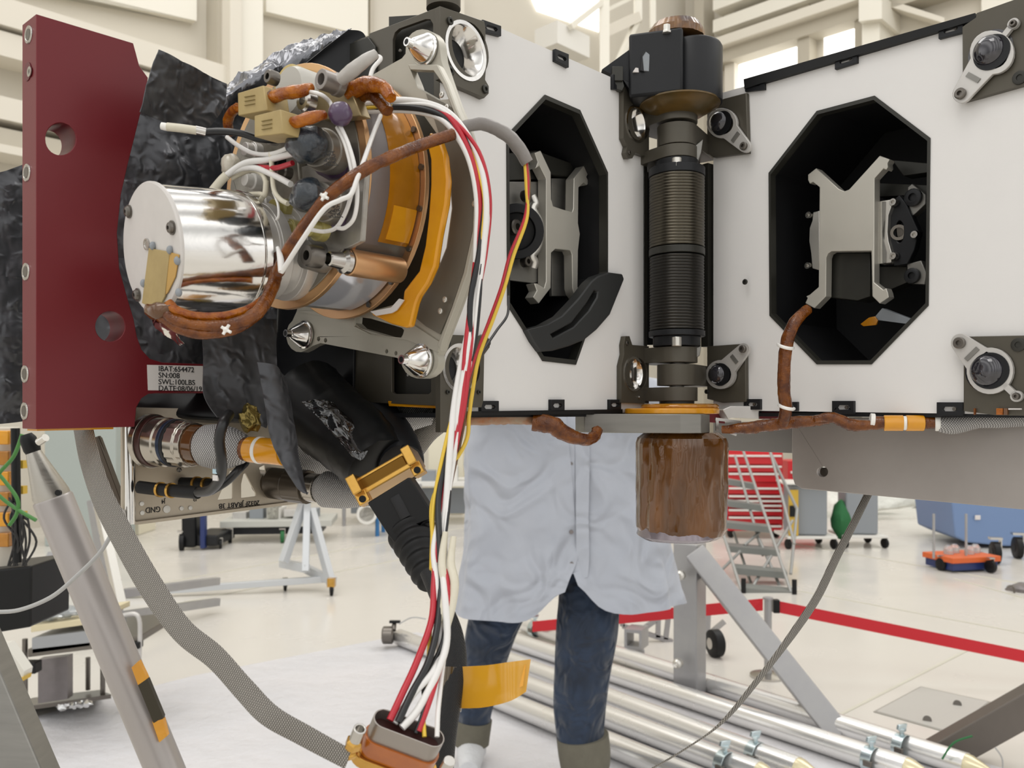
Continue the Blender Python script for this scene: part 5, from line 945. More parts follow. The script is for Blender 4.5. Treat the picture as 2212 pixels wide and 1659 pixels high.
wire('brown wrapped harness dipping towards the yellow taped sections', [(1760, 905, .86), (1800, 902, .855), (1840, 918, .85), (1885, 918, .845), (1920, 914, .84)], [.004, .0052, .006, .0052, .005], wrap_br, 'wrapped_harness', 'harness', wob=.25)
yt = thing('taped_harness', 'yellow taped harness section with white mesh sleeve under the right box edge', 'harness', P(1980, 925, .82))
for a, c, r, m, nm in (((1890, 912, .845), (1915, 913, .84), .0062, wrap_br, 'brown_wrap'), ((1909, 914, .84), (1951, 914, .835), .0078, kap_yl, 'yellow_tape'), ((1957, 914, .833), (1995, 914, .83), .0078, kap_yl, 'yellow_tape'), ((1948, 914, .835), (1960, 914, .833), .0070, tie, 'white_band'), ((1995, 914, .83), (2026, 912, .825), .0060, wrap_br, 'brown_wrap'), ((1879, 908, .846), (1889, 909, .845), .0072, tie, 'white_band'), ((2020, 914, .826), (2032, 914, .824), .0078, tie, 'white_band')):
    b = MB(); b.tube([P(*a), P(*c)], r, 18, 0); b.build(nm, m, yt, bevel=.0006)
b = MB(); b.tube([P(2028, 916, .825), (P(2060, 916, .82)), P(2110, 908, .81), P(2160, 905, .80), P(2240, 900, .79)], [.0075, .0098, .0080, .0085, .0085], 22, 8, wob=.05); b.build('mesh_sleeve', braid_wh, yt)
wire('orange wrapped harness running left of the grey mount plate', [(1000, 905, .85), (1060, 902, .86), (1110, 900, .865), (1160, 905, .87)], [.007, .0075, .008, .007], M('mixed_harness', '9a8a76', .35, .2, vary=(60, 'a55a1c', .9), bump=('crinkle', 80, .5, .002)), 'wrapped_harness', 'harness', wob=.2)
wire('brown rope like cable looping under the grey mount plate', [(1150, 912, .86), (1190, 918, .86), (1225, 938, .865), (1258, 950, .87), (1282, 945, .88), (1290, 930, .89)], [.009, .0095, .008, .0065, .006, .006], wrap_br, 'wrapped_harness', 'harness', wob=.2)
b = MB(); b.prism([P(1528, 884, 1.0), P(1540, 876, 1.0), P(1566, 902, 1.0), P(1566, 915, 1.0), P(1532, 912, 1.0)], (0, .03, 0)); b.prism([P(1645, 889, 1.0), P(1690, 889, 1.0), P(1690, 905, 1.0), P(1640, 905, 1.0)], (0, .03, 0)); b.build('bar', red_an, sp)
b = MB(); b.prism([P(1560, 885, .97), P(1578, 877, .97), P(1640, 877, .97), P(1640, 905, .97), P(1582, 902, .97), P(1572, 906, .97)], (0, .03, 0)); b.build('mount_block', satin, sp, bevel=.001)
b = MB(); b.bar(P(1545, 905, .93), P(1600, 912, .93), .004, .003); b.bar(P(1560, 928, .93), P(1590, 940, .93), .004, .002); b.bar(P(1549, 903, .93), P(1549, 930, .93), .003, .003); b.build('wire_clip', steel, sp)
for x0, x1, m in ((2103, 2106, wrap_br), (2152, 2166, wrap_or), (2168, 2176, kap_dk), (2178, 2205, paper)):
    plate(R, [(x0, 882), (x1, 882), (x1, 896 if m is not paper else 885), (x0, 896 if m is not paper else 885)], .010, .003, 'harness_tab', m, yt, bevel=0)
# ================================================================ things on the hall floor
def cbox(c, sx_, sy_, sz_, name, mat, parent=None, rz=0, bevel=.004):
    u = V(math.cos(rz), math.sin(rz), 0); v = V(-math.sin(rz), math.cos(rz), 0); b = MB(); b.box(c, u * sx_ / 2, v * sy_ / 2, V(0, 0, sz_ / 2)); return b.build(name, mat, parent, smooth=0, bevel=bevel)
def rod(a, c, r, name, mat, parent=None, seg=14): b = MB(); b.tube([a, c], r, seg, 0); return b.build(name, mat, parent)
def sq(a, c, w_, h_, name, mat, parent=None, bevel=.003): b = MB(); b.bar(a, c, w_, h_); return b.build(name, mat, parent, smooth=0, bevel=bevel)
def caster(c, r, parent, mat=rubber, fork=steel, axis=(1, .3, 0)):
    a = Vector(axis).normalized(); c = Vector(c); c.z = r; b = MB(); b.lathe(c - a * r * .3, c + a * r * .3, [(0, r * .85), (.1, r), (.9, r), (1, r * .85)], 24); b.lathe(c - a * r * .34, c + a * r * .34, [(0, r * .4), (1, r * .4)], 16); b.build('caster', mat, parent)
    b = MB(); b.box(c + a * r * .42 + V(0, 0, r * .5), a * r * .05, a.cross(V(0, 0, 1)) * r * .3, (0, 0, r * .75)); b.box(c + V(0, 0, r * 1.3), a * r * .5, a.cross(V(0, 0, 1)) * r * .35, (0, 0, r * .1)); b.build('caster_fork', fork, parent, smooth=0)
# aluminium tubes lying on the floor sheet
tube_m = M('drawn_aluminium_tube', 'e6e5e3', .3, .75, bump=('brush', 40, .1, .001), rvary=(3, .22, .32))
zinc = M('zinc_clamp', 'c3d0d3', .25, .9)
TT = [('rearmost of the five aluminium tubes, running from the blue jeans to the dark brace', (1125, 1346), (2088, 1652), .048), ('second aluminium tube from the rear, ending with a clamp beside the dark brace', (1085, 1376), (1960, 1662), .050),
      ('middle one of the five aluminium tubes on the floor', (1040, 1405), (1725, 1662), .050), ('fourth aluminium tube from the rear, its left end next to the round caster', (862, 1376), (1640, 1672), .050), ('frontmost of the five aluminium tubes on the floor', (1000, 1478), (1520, 1690), .050)]
for lb, a, c, r in TT:
    t_ = thing('aluminium_tube', lb, 'tube', G(a[0], a[1], .06), 'aluminium tubes lying on the floor'); pa, pc = G(a[0], a[1], r + .010), G(c[0], c[1], r + .010); d = (pc - pa).normalized()
    b = MB(); b.tube([pa, pc], r, 32, 0); b.build('tube_body', tube_m, t_)
    b = MB(); b.tube([pc, pc + d * .02, pc + d * .09], [r * .96, r * .9, r * .35], 24, 0); b.build('tube_end', M('straw_tube_end', 'cfc5a4', .25, .4), t_)
def tclamp(label, px, py):
    c = G(px, py, .062); dd = (G(2088, 1652, .06) - G(1125, 1346, .06)).normalized(); o = thing('tube_clamp', label, 'clamp', c, 'zinc clamps on the aluminium tubes')
    b = MB(); b.lathe(c - dd * .022, c + dd * .022, [(0, .0535), (1, .0535), (1, .0505), (0, .0505)], 36); b.build('clamp_band', zinc, o, bevel=.001)
    b = MB(); b.lathe(c + V(0, 0, .05) - V(0, 0, 0), c + V(0, 0, .078), [(0, .010), (.6, .010), (.62, .018), (1, .018)], 6); b.build('wing_nut', zinc, o, bevel=.001)
    n_ = V(-dd.y, dd.x, 0); b = MB(); b.box(c + V(0, 0, .085), n_ * .022 + dd * .006, dd * .006, V(0, 0, .010) + n_ * .004); b.build('wing', zinc, o, bevel=.002)
    sd = c - n_ * .054 + dd * .015; b = MB(); b.box(sd, n_ * .008, dd * .018, (0, 0, .012)); b.build('hinge', steel_dk, o, bevel=.002)
for lb, x, y in (('zinc clamp near the right end of the rearmost tube', 1948, 1612), ('zinc clamp near the right end of the second tube', 1882, 1640), ('zinc clamp on the middle tube near the bottom edge', 1632, 1628), ('zinc clamp on the fourth tube at the bottom edge', 1566, 1650), ('zinc clamp between the legs of the person at the rear tube', 1156, 1358)): tclamp(lb, x, y)
wire('thin green wire arching off the right end of the rearmost tube', [(2035, 1640, 3.5), (2060, 1605, 3.5), (2100, 1590, 3.5)], .004, green_pt, 'wire', 'wire'); wire('thin grey wire standing up with a blue tipped handle at lower right', [(2150, 1615, 3.5), (2165, 1640, 3.5), (2165, 1680, 3.5)], .003, w_grey, 'wire', 'wire')
cb = thing('swivel_wheel', 'round steel caster with black knob at the left end of the tubes', 'caster', G(838, 1395)); c = G(838, 1372, .09); b = MB(); b.lathe(c - V(.035, 0, 0), c + V(.035, 0, 0), [(0, .045), (.1, .055), (.9, .055), (1, .045)], 28); b.build('wheel', steel_dk, cb, bevel=.002)
c.z = .055; b = MB(); b.lathe(G(850, 1362, .12), G(852, 1345, .16), [(0, .016), (1, .014)], 14); b.build('stem', steel_dk, cb); b = MB(); b.box(G(853, 1343, .17), (.035, 0, 0), (0, .012, 0), (0, 0, .008)); b.build('knob', black_pl, cb, bevel=.003)
wire('thin olive wire arching from the round caster knob', [(862, 1348, 5.3), (890, 1334, 5.3), (920, 1337, 5.3)], .004, w_grey, 'wire', 'wire')
# square aluminium stand on the right
ST = thing('welded_stand', 'welded square aluminium stand with upright and slanting brace right of the person', 'stand', G(1490, 1500))
am = M('square_aluminium', 'a9a8a7', .42, .45, vary=(2.5, '97969a', .8), rvary=(3, .36, .5)); q = G(1490, 1505); ztop = CAMZ - (1172 - HY) / F * q.y
cbox(q + V(0, 0, ztop / 2), .135, .115, ztop, 'upright', am, ST, math.radians(-38), .006)
b = MB(); b.bar(P(1502, 1195, q.y - .05), P(1815, 1590, 3.95), .11, .12, (0, 1, 0)); b.build('slanting_brace', am, ST, smooth=0, bevel=.006)
for x, y in ((1472, 1242), (1466, 1432)): a = P(x, y, q.y - .085); b = MB(); b.lathe(a, a + V(-.02, -.03, 0), [(0, .026), (.7, .024), (1, .014), (.8, .008)], 20); b.build('bolt_head', alu_lt, ST)
b = MB(); b.bar(P(2260, 1500, 3.6), P(1985, 1655, 3.75), .10, .13, (0, 0, 1)); tag(b.build('floor_brace', M('dark_grey_steel', '706963', .45, .5, vary=(2, '5f5953', .8)), smooth=0, bevel=.006), 'dark grey square brace reaching in from the right edge above the tubes', 'brace')  # brace steel is dark grey all over
# small frame with wheel behind the stand
FR = thing('frame_trolley', 'light wheeled steel frame behind the upright of the welded stand', 'frame', G(1400, 1395))
y0 = 5.6
for a, c in (((1345, 1352), (1452, 1386)), ((1346, 1300), (1344, 1352)), ((1423, 1296), (1421, 1376)), ((1444, 1330), (1438, 1380)), ((1378, 1366), (1416, 1340)), ((1530, 1320), (1528, 1372)), ((1530, 1372), (1565, 1342))): b = MB(); b.bar(P(*a, y0), P(*c, y0), .03, .03); b.build('frame_bar', am, FR, smooth=0)
c = P(1545, 1406, 5.25); c.z = .083; b = MB(); b.lathe(c - V(.035, .01, 0), c + V(.035, .01, 0), [(0, .065), (.15, .083), (.85, .083), (1, .065)], 28); b.build('wheel', rubber, FR); b = MB(); b.lathe(c - V(.038, .01, 0), c + V(.038, .01, 0), [(0, .035), (1, .035)], 20); b.build('wheel_hub', steel, FR)
o = thing('profile_offcut', 'short hollow square profile standing on the floor behind the tubes', 'profile', G(1372, 1430)); b = MB(); q = G(1372, 1428); b.prism([q + V(-.07, -.03, .08), q + V(.03, -.06, .08), q + V(.03, -.06, .20), q + V(-.07, -.03, .20)], (.06, .12, 0), [[q + V(-.055, -.034, .10), q + V(.015, -.056, .10), q + V(.015, -.056, .18), q + V(-.055, -.034, .18)]]); b.build('hollow_profile', am, o, smooth=0); cbox(q + V(0, 0, .04), .10, .10, .08, 'foot', am, o)
# stanchion and belts
SN = thing('belt_stanchion', 'silver belt stanchion post at the corner of the red barrier', 'stanchion', G(1659, 1462)); q = G(1659, 1462)
b = MB(); b.lathe(q, q + V(0, 0, .025), [(0, .10), (.5, .10), (1, .03)], 28); b.build('base', steel, SN); zt = CAMZ - (1290 - HY) / F * q.y; b = MB(); b.lathe(q, q + V(0, 0, zt), [(.02, .021), (.97, .021), (.975, .028), (1, .028)], 24); b.build('post', am, SN)
cbox(V(q.x + .045, q.y, zt - .05), .035, .04, .075, 'belt_head', black_pl, SN)
def beltT(label, a, c, h_): b = MB(); a, c = Vector(a), Vector(c); b.prism([a + V(0, 0, h_), c + V(0, 0, h_), c - V(0, 0, h_), a - V(0, 0, h_)], (0, .003, 0)); tag(b.build('barrier_belt', belt, smooth=0), label, 'belt')
beltT('red barrier belt running from the stanchion to the right edge', P(1672, 1309, q.y), P(2300, 1436, 4.6), .033); beltT('red barrier belt running from the stanchion left behind the person', P(1648, 1306, q.y), P(1150, 1354, 5.6), .034)
b = MB(); b.prism([P(1612, 1296, 4.8), P(1640, 1300, 4.8), P(1630, 1312, 4.8)], (0, .003, 0)); tag(b.build('belt_end', belt), 'folded red belt end left of the stanchion', 'belt')
# rolling ladder
LD = thing('rolling_ladder', 'grey rolling step ladder with ribbed treads standing in front of the red tool chest', 'ladder', G(1650, 1300)); ld = M('ladder_grey', '9a9a97', .45, .4); Y0 = 7.2
treads = [(1572, 1628, 1045, 8.6), (1572, 1645, 1091, 8.3), (1568, 1664, 1137, 8.0), (1570, 1682, 1187, 7.8), (1588, 1698, 1234, 7.5), (1604, 1714, 1277, 7.2)]
for x0, x1, y, d in treads: b = MB(); b.box(P((x0 + x1) / 2, y, d), (P(x1, y + 5, d) - P(x0, y - 5, d)) / 2, (.02, .10, 0), (0, 0, .028)); b.build('tread', M('tread_grey', '7f817d', .5, .3) if 'tread_grey' not in MATS else MATS['tread_grey'], LD, smooth=0)
for a, c in (((1552, 1120, 7.9), (1606, 1290, 7.1)), ((1606, 975, 8.6), (1722, 1318, 7.0)), ((1664, 975, 8.4), (1716, 1175, 7.7)), ((1588, 985, 8.8), (1648, 1200, 7.8)), ((1585, 1150, 8.1), (1632, 1290, 7.4)), ((1640, 1165, 7.9), (1695, 1290, 7.3)), ((1712, 1125, 8.2), (1612, 1290, 7.2)), ((1640, 1150, 8.0), (1608, 1178, 7.8)), ((1722, 1100, 8.1), (1708, 1240, 7.6)), ((1560, 1230, 7.6), (1600, 1190, 7.6))):
    rod(P(*a), P(*c), .014, 'rail', ld, LD, 8)
for x, d in ((1606, 7.1), (1716, 7.05)): rod(V((x - CX) / F * d, d, .0), V((x - CX) / F * d, d, .12), .02, 'foot', rubber, LD)
rod(P(1664, 978, 8.4), P(1722, 1100, 8.1), .014, 'rail', ld, LD, 8)
# red tool chest
TC = thing('tool_chest', 'tall red tool chest with many white edged drawers behind the rolling ladder', 'tool chest', G(1635, 1166)); d = 10.2; x0, x1 = (1566 - CX) / F * d, (1690 - CX) / F * d; zt = CAMZ - (958 - HY) / F * d
cbox(V((x0 + x1) / 2, d + .3, .07 + zt / 2), x1 - x0 + .04, .6, zt - .08, 'carcass', red_pt, TC, math.radians(-4))
for (ya, yb) in ((982, 1002), (1005, 1018), (1021, 1040), (1052, 1066), (1069, 1076), (1079, 1086), (1089, 1096), (1099, 1112), (1115, 1130), (1133, 1146)):
    za, zb = CAMZ - (ya - HY) / F * d, CAMZ - (yb - HY) / F * d; o = cbox(V((x0 + x1) / 2, d - .02, (za + zb) / 2), x1 - x0 - .06, .05, abs(za - zb), 'drawer', red_pt, TC, math.radians(-4)); cbox(V((x0 + x1) / 2, d - .06, za - .012), x1 - x0 - .07, .03, .022, 'drawer_handle', white_en, o, math.radians(-4), .002)
cbox(V(x1 + .035, d + .02, 1.15), .06, .04, .22, 'yellow_tag', yellow_pt, TC)
for xx in (x0 + .08, x1 - .06): caster(V(xx, d + .05, 0), .06, TC)
o = thing('tool_chest', 'lower red cabinet half hidden behind the tall red tool chest', 'tool chest', G(1722, 1130)); d = 11.6; cbox(V((1718 - CX) / F * d, d, .45), .36, .5, .80, 'carcass', red_pt, o); cbox(V((1718 - CX) / F * d, d - .26, .7), .3, .03, .03, 'handle', white_en, o)
# boxed units on dollies
def dolly(label, px, py, w_, h_, col, extra):
    q = G(px, py); o = thing('equipment_dolly', label, 'dolly', q); cbox(q + V(0, .2, .13), w_ + .14, .5, .03, 'deck', white_en, o); cbox(q + V(0, .2, .15 + h_ / 2), w_, .4, h_, 'cabinet', col, o, math.radians(-8), .02)
    for sx_, sy_ in ((-.5, 0), (.5, 0), (.45, .4)): caster(q + V(sx_ * (w_ + .1), sy_, 0), .055, o)
    extra(q, o)
dolly('boxed grey unit with yellow frame on a white dolly right of the red tool chest', 1752, 1186, .40, .55, grey_pt, lambda q, o: (cbox(q + V(-.20, -.02, .40), .10, .04, .50, 'yellow_frame', yellow_pt, o, 0), cbox(q + V(-.22, -.05, .42), .06, .03, .12, 'black_box', black_pl, o), cbox(q + V(-.03, .15, .72), .52, .5, .02, 'tray_top', white_en, o, math.radians(-8))))
dolly('grey bagged unit with green cloth on a white dolly beside the white covers', 1868, 1184, .34, .52, grey_pt, lambda q, o: (lambda b: (b.ball(q + V(-.22, .1, .30), .14, (.8, .8, 1.5), 16, .3), b.build('green_cloth', green_pt, o)))(MB()))
o = thing('covered_equipment', 'long row of equipment under white sheets behind the dollies', 'covered equipment', G(1850, 1125))
b = MB(); b.loft([[P(1745, 1040, 12.6), P(1840, 1045, 12.2), P(1920, 1060, 12.0), P(2060, 1080, 12.0)], [P(1745, 1100, 12.4), P(1800, 1110, 12.1), P(1830, 1135, 11.8), P(1850, 1100, 12.0)]], 16, 8, .06, 2.5, .02); b.build('sheet', tarp, o)
b = MB(); b.prism([P(1700, 1000, 13.4), P(2110, 1000, 13.4), P(2110, 1085, 13.4), P(1990, 1092, 13.4), P(1905, 1112, 13.4), P(1700, 1095, 13.4)], (0, .8, 0)); b.build('sheet', tarp, o, smooth=0)
cbox(P(1885, 1085, 12.6), .7, .3, .12, 'shelf', white_en, o)
# blue bin cart and orange cart
BC = thing('bin_cart', 'large blue plastic bin cart on black wheels at the right edge', 'cart', G(2150, 1215)); d = 9.4; q = V((2140 - CX) / F * d, d, 0)
b = MB(); b.prism([P(2055, 1080, d), P(2300, 1080, d), P(2300, 1180, d), P(2170, 1180, d), P(2090, 1172, d), P(2064, 1160, d)], (.1, 1.1, 0)); b.build('bin', blue_pt, BC, smooth=0, bevel=.02)
for x, y in ((2150, 1218), (2198, 1206)): caster(G(x, y), .11, BC, axis=(1, -.2, 0))
cbox(P(2112, 1118, d - .02), .06, .01, .05, 'white_sticker', paper, BC)
OC = thing('platform_cart', 'small blue platform cart with orange edge carrying glassware', 'cart', G(2070, 1232)); d = 8.2; q = V((2076 - CX) / F * d, d, 0); zc = lambda y: CAMZ - (y - HY) / F * d
cbox(V(q.x, d, zc(1202)), .54, .40, .05, 'orange_deck', orange_pt, OC, math.radians(14)); cbox(V(q.x, d, zc(1216)), .50, .36, .07, 'blue_chassis', navy, OC, math.radians(14))
for dx, dy in ((-.24, -.1), (.16, -.22), (.24, .12)): caster(V(q.x + dx, d + dy, 0), .06, OC)
for k in range(4): b = MB(); c0 = V(q.x - .12 + k * .10, d + (k % 2) * .08, zc(1196)); b.lathe(c0, c0 + V(0, 0, .08), [(0, .045), (.6, .045), (1, .02)], 16); tag(b.build('glass_flask', glassy), ('leftmost glass flask on the orange edged cart', 'second glass flask from the left on the orange edged cart', 'third glass flask from the left on the orange edged cart', 'rightmost glass flask on the orange edged cart')[k], 'flask', 'glass flasks on the small cart')
for x in (2017, 2087): rod(P(x, 1110, d - .1), P(x, 1206, d - .1), .012, 'upright', am, OC)
b = MB(); b.ball(P(2212, 1275, 7.2), .13, (1, 1, .5), 16, .4); tag(b.build('grey_cloth', film_grey), 'grey cloth lump lying at the right edge of the floor', 'cloth')
b = MB(); c = P(2182, 1277, 7.1); b.tube([c + V(math.cos(a) * .035, 0, math.sin(a) * .045) for a in [k * .6 - 2.4 for k in range(9)]], .008, 8, 4); tag(b.build('open_hook', steel_dk), 'open black hook lying beside the grey cloth at right', 'hook')
# ---- left background
Q = G(662, 1255)
SF = thing('trestle_stand', 'white painted trestle stand on casters in the middle left background', 'trestle', G(662, 1225)); tw_ = M('trestle_white', 'c9cccf', .4, .3); ya = 7.3
for a, c in (((656, 1085), (612, 1215)), ((664, 1085), (660, 1235)), ((672, 1100), (716, 1262)), ((608, 1216), (664, 1228)), ((664, 1230), (722, 1256)), ((560, 1085), (700, 1072))): sq(P(*a, ya), P(*c, ya - .2), .055, .07, 'frame_bar', tw_, SF)
b = MB(); c = P(716, 1258, 7.0); b.box(c, (.03, 0, 0), (0, .03, 0), (0, 0, .035)); b.build('gold_foot', gold, SF); caster(P(716, 1275, 7.0), .045, SF); sq(P(714, 1250, 7.2), P(262, 1282, 6.9), .06, .05, 'base_rail', tw_, SF)
caster(P(616, 1222, 7.2), .045, SF)
PJ = thing('pallet_jack', 'black pallet jack parked under the metal connector panel', 'pallet jack', G(424, 1185)); q = G(420, 1188)
cbox(q + V(-.05, .1, .20), .16, .3, .34, 'pump_block', black_pl, PJ, 0, .03); cbox(q + V(.1, .3, .10), .30, .6, .12, 'fork', black_an, PJ, 0, .02); cbox(q + V(.10, .0, .22), .05, .08, .40, 'handle_post', navy, PJ)
caster(q + V(-.13, -.02, 0), .09, PJ); caster(q + V(.25, .1, 0), .05, PJ)
LC = thing('low_trolley', 'low pale grey trolley loaded with hardware behind the trestle', 'trolley', G(580, 1165)); q = G(592, 1172)
cbox(q + V(0, .3, .22), 1.25, .7, .07, 'deck', M('pale_grey_paint', 'b9b9b2', .5), LC, math.radians(6)); cbox(q + V(0, .3, .13), 1.0, .5, .08, 'under_frame', black_an, LC, math.radians(6)); cbox(q + V(-.05, .2, .36), .12, .2, .2, 'speckled_box', M('speckled', 'a9a79c', .5, 0, vary=(40, '6f6d66', .9)), LC)
for k in range(5): cbox(q + V(-.45 + k * .2, .3, .29 + .03 * (k % 2)), .16, .3, .08 + .05 * (k % 3), 'hardware', (satin, grey_pt, white_en)[k % 3], LC)
for dx in (-.5, .1, .5): caster(q + V(dx, -.02, 0), .07, LC, mat=(green_pt if dx == .1 else rubber))
BF = thing('blue_stool', 'blue framed stool with round tube beside the trestle top', 'stool', G(815, 1150)); q = G(815, 1158)
for dx, dy in ((0, 0), (.18, .1), (.02, .35)): rod(q + V(dx, dy, 0), q + V(dx, dy, .42), .025, 'leg', M('blue_frame', '2f6ea5', .45) if 'blue_frame' not in MATS else MATS['blue_frame'], BF)
cbox(q + V(.08, .15, .43), .34, .34, .04, 'seat', grey_pt, BF); b = MB(); c = q + V(-.12, -.05, .28); b.lathe(c, c + V(.02, -.10, 0), [(0, .12), (1, .12), (1, .09), (0, .09)], 24); b.build('round_tube', white_en, BF)
TB = thing('far_workbench', 'pale workbench with clutter far behind the trestle', 'workbench', G(880, 1135)); q = G(872, 1138)
cbox(q + V(.2, .5, .55), 2.2, .8, .06, 'bench_top', white_en, TB); cbox(q + V(.2, .6, .28), 2.0, .04, .35, 'modesty_panel', grey_pt, TB)
for dx in (-.8, .2, 1.2): rod(q + V(dx, .1, 0), q + V(dx, .1, .55), .025, 'leg', am, TB)
for k in range(6): o = cbox(q + V(-.6 + k * .3, .3, .65 + .03 * (k % 3)), .18, .2, .14 + .06 * (k % 3), 'parcel', (grey_pt, white_en, blue_pt)[k % 3]); tag(o, ('first', 'second', 'third', 'fourth', 'fifth', 'sixth')[k] + ' parcel from the left on the far workbench', 'parcel', 'parcels on the far workbench')
cream = M('cream_paint', 'ded8c3', .5); bgp = M('blue_grey_paint', '9fa8ad', .5); tealg = M('grey_green_paint', 'a4aca8', .6)
def cab(label, x0, x1, yt, yb, mat, dep=.5, name='cabinet'):
    q = G((x0 + x1) / 2, yb); wd = (x1 - x0) / F * q.y; zt = CAMZ - (yt - HY) / F * q.y; o = thing(name, label, 'cabinet', q); cbox(q + V(0, dep / 2, zt / 2), wd, dep, zt, 'body', mat, o, 0, .01); cbox(q + V(wd * .3, -.01, zt * .55), .03, .02, .12, 'handle', steel, o); return o
cab('cream cabinet behind the black braided cable and the lab coat', 925, 1000, 905, 1112, cream); cab('blue grey upright locker left of the cream cabinet', 848, 880, 930, 1085, bgp)
cab('grey green wide locker behind the tapered leg and braided strap', 96, 250, 900, 1180, tealg); cab('narrow navy door panel beside the grey green locker', 198, 211, 1040, 1168, navy, .1)
cab('cream locker seen between the braided strap and the metal panel', 212, 300, 900, 1156, cream)
# aluminium profile stand behind the tapered leg
PS = thing('profile_stand', 'bright aluminium profile stand with slanting legs behind the tapered leg', 'stand', G(240, 1330))
for a, c, m in (((214, 1090, 5.6), (262, 1312, 5.4), alu_lt), ((200, 1080, 5.7), (240, 1312, 5.6), am), ((118, 1195, 5.2), (88, 1265, 5.1), am), ((126, 1195, 5.2), (130, 1262, 5.1), am), ((62, 1268, 5.0), (150, 1262, 5.0), white_en), ((265, 1282, 5.6), (470, 1255, 6.4), am), ((265, 1330, 5.6), (470, 1300, 6.4), am)): sq(P(*a), P(*c), .055, .055, 'profile', m, PS)
for x, y in ((245, 1325), (292, 1330)): b = MB(); b.box(G(x, y, .02), (.05, 0, 0), (0, .05, 0), (0, 0, .02)); b.build('foot', am, PS, smooth=0)
# lab cart lower left
CT = thing('lab_cart', 'steel lab cart with grey electronics box and bent handle at the lower left', 'cart', G(200, 1560)); d = 3.9; pz = lambda y, dd=d: CAMZ - (y - HY) / F * dd
b = MB(); b.prism([P(60, 1402, d), P(300, 1375, d), P(300, 1390, d), P(60, 1420, d)], (0, .5, 0)); b.build('top_shelf', steel_dk, CT, smooth=0, bevel=.003)
b = MB(); b.prism([P(68, 1378, d), P(196, 1362, d), P(196, 1395, d), P(68, 1412, d)], (.02, .32, 0)); b.build('electronics_box', M('box_grey', '9a9c9e', .4, .2), CT, smooth=0, bevel=.004)
b = MB(); b.prism([P(66, 1352, d), P(196, 1335, d), P(196, 1348, d), P(66, 1366, d)], (.02, .36, 0)); b.build('wooden_tray', M('pale_wood', 'd0c4a2', .5), CT, smooth=0, bevel=.004)
for x, y0, y1, dd in ((54, 1380, 1560, 3.95), (222, 1400, 1505, 4.2), (190, 1420, 1490, 4.4)): rod(P(x, y0, dd), P(x, y1, dd), .012, 'post', steel_dk, CT)
b = MB(); b.tube([P(262, 1330, d), P(290, 1326, d), P(301, 1340, d), P(302, 1380, d), P(300, 1440, d)], .010, 12, 6); b.build('bent_handle', satin, CT); cbox(P(297, 1392, d), .035, .05, .03, 'corner_bumper', rubber, CT); cbox(P(60, 1440, d), .10, .06, .05, 'corner_bumper', rubber, CT)
b = MB(); b.prism([P(82, 1425, 4.1), P(146, 1418, 4.1), P(146, 1510, 4.1), P(82, 1520, 4.1)], (0, .05, 0)); b.build('lower_panel', film_grey, CT, smooth=0)
b = MB(); b.prism([P(28, 1530, 4.15), P(240, 1500, 4.15), P(215, 1490, 4.5), P(30, 1512, 4.5)], (0, 0, -.02)); b.build('lower_shelf', steel_dk, CT, smooth=0)
for k in range(5): b = MB(); b.ball(P(132 + k * 14, 1527 - k * 2, 4.0), .022, (1, 1, .7), 10, .8); tag(b.build('foil_ball', M('bright_foil', 'dcdcdc', .15, 1) if 'bright_foil' not in MATS else MATS['bright_foil']), ('leftmost', 'second', 'third', 'fourth', 'rightmost')[k] + ' crumpled foil ball at the edge of the floor sheet', 'foil', 'crumpled foil balls')
for k in range(3): b = MB(); b.ball(P(95 + k * 30, 1330 - k * 5, 3.95), .05, (1.2, 1, .5), 14, .6); tag(b.build('plastic_bag', glassy), ('left', 'middle', 'right')[k] + ' clear plastic bag lying on the tray of the lab cart', 'bag', 'plastic bags on the lab cart')
# electronics rack far left
EK = thing('electronics_rack', 'open electronics rack with amber circuit boards at the left edge', 'rack', P(0, 1210, 1.6)); d = 1.7
cbox(P(-15, 1080, d + .06), .10, .03, .30, 'back_frame', M('aged_white', 'c9c3b6', .5), EK); rod(P(33, 925, d), P(37, 1215, d), .0085, 'black_conduit', black_pl, EK)
for k in range(6): y = 945 + k * 44; b = MB(); b.box(P(2, y, d + .02), (.022, 0, 0), (0, .012, 0), (0, 0, .014)); b.build('amber_board', kap_am if k % 2 else kap_yl, EK, bevel=.002)
for k in range(4): b = MB(); b.box(P(46, 948 + k * 55, d + .02), (.008, 0, 0), (0, .008, 0), (0, 0, .008)); b.build('yellow_lug', yellow_pt, EK)
for k in range(9):
    random.seed(k); b = MB(); x = 20 + k * 5; b.tube([P(x, 1075 + 6 * k, d - .01), P(x + random.uniform(-22, 18), 1120, d - .02), P(x + random.uniform(-15, 20), 1170, d - .01), P(x + random.uniform(-10, 8), 1222, d)], .0022, 8, 6); b.build('black_lead', w_black, EK)
gr = M('green_wire', '3f7a35', .4)
for lb, pts in (('upper green wire crossing the amber boards', [(48, 938, 1.6), (30, 985, 1.6), (0, 1020, 1.6), (-30, 1060, 1.6)]), ('middle green wire crossing the amber boards', [(-20, 1005, 1.6), (15, 1045, 1.6), (38, 1080, 1.6), (36, 1110, 1.6), (20, 1135, 1.6)]), ('lower green wire crossing the amber boards', [(-20, 1055, 1.6), (15, 1085, 1.6), (45, 1105, 1.6), (78, 1124, 1.6)])): wire(lb, pts, .0035, gr, 'green_wire', 'wire', 'green wires at the electronics rack')
BB = thing('black_bin', 'black plastic bin full of leads at the left edge', 'bin', P(20, 1375, 1.7)); b = MB(); b.prism([P(-60, 1236, 1.7), P(68, 1222, 1.7), P(66, 1355, 1.7), P(-60, 1376, 1.7)], (0, .15, 0)); b.build('bin_body', black_pl, BB, smooth=0, bevel=.004)
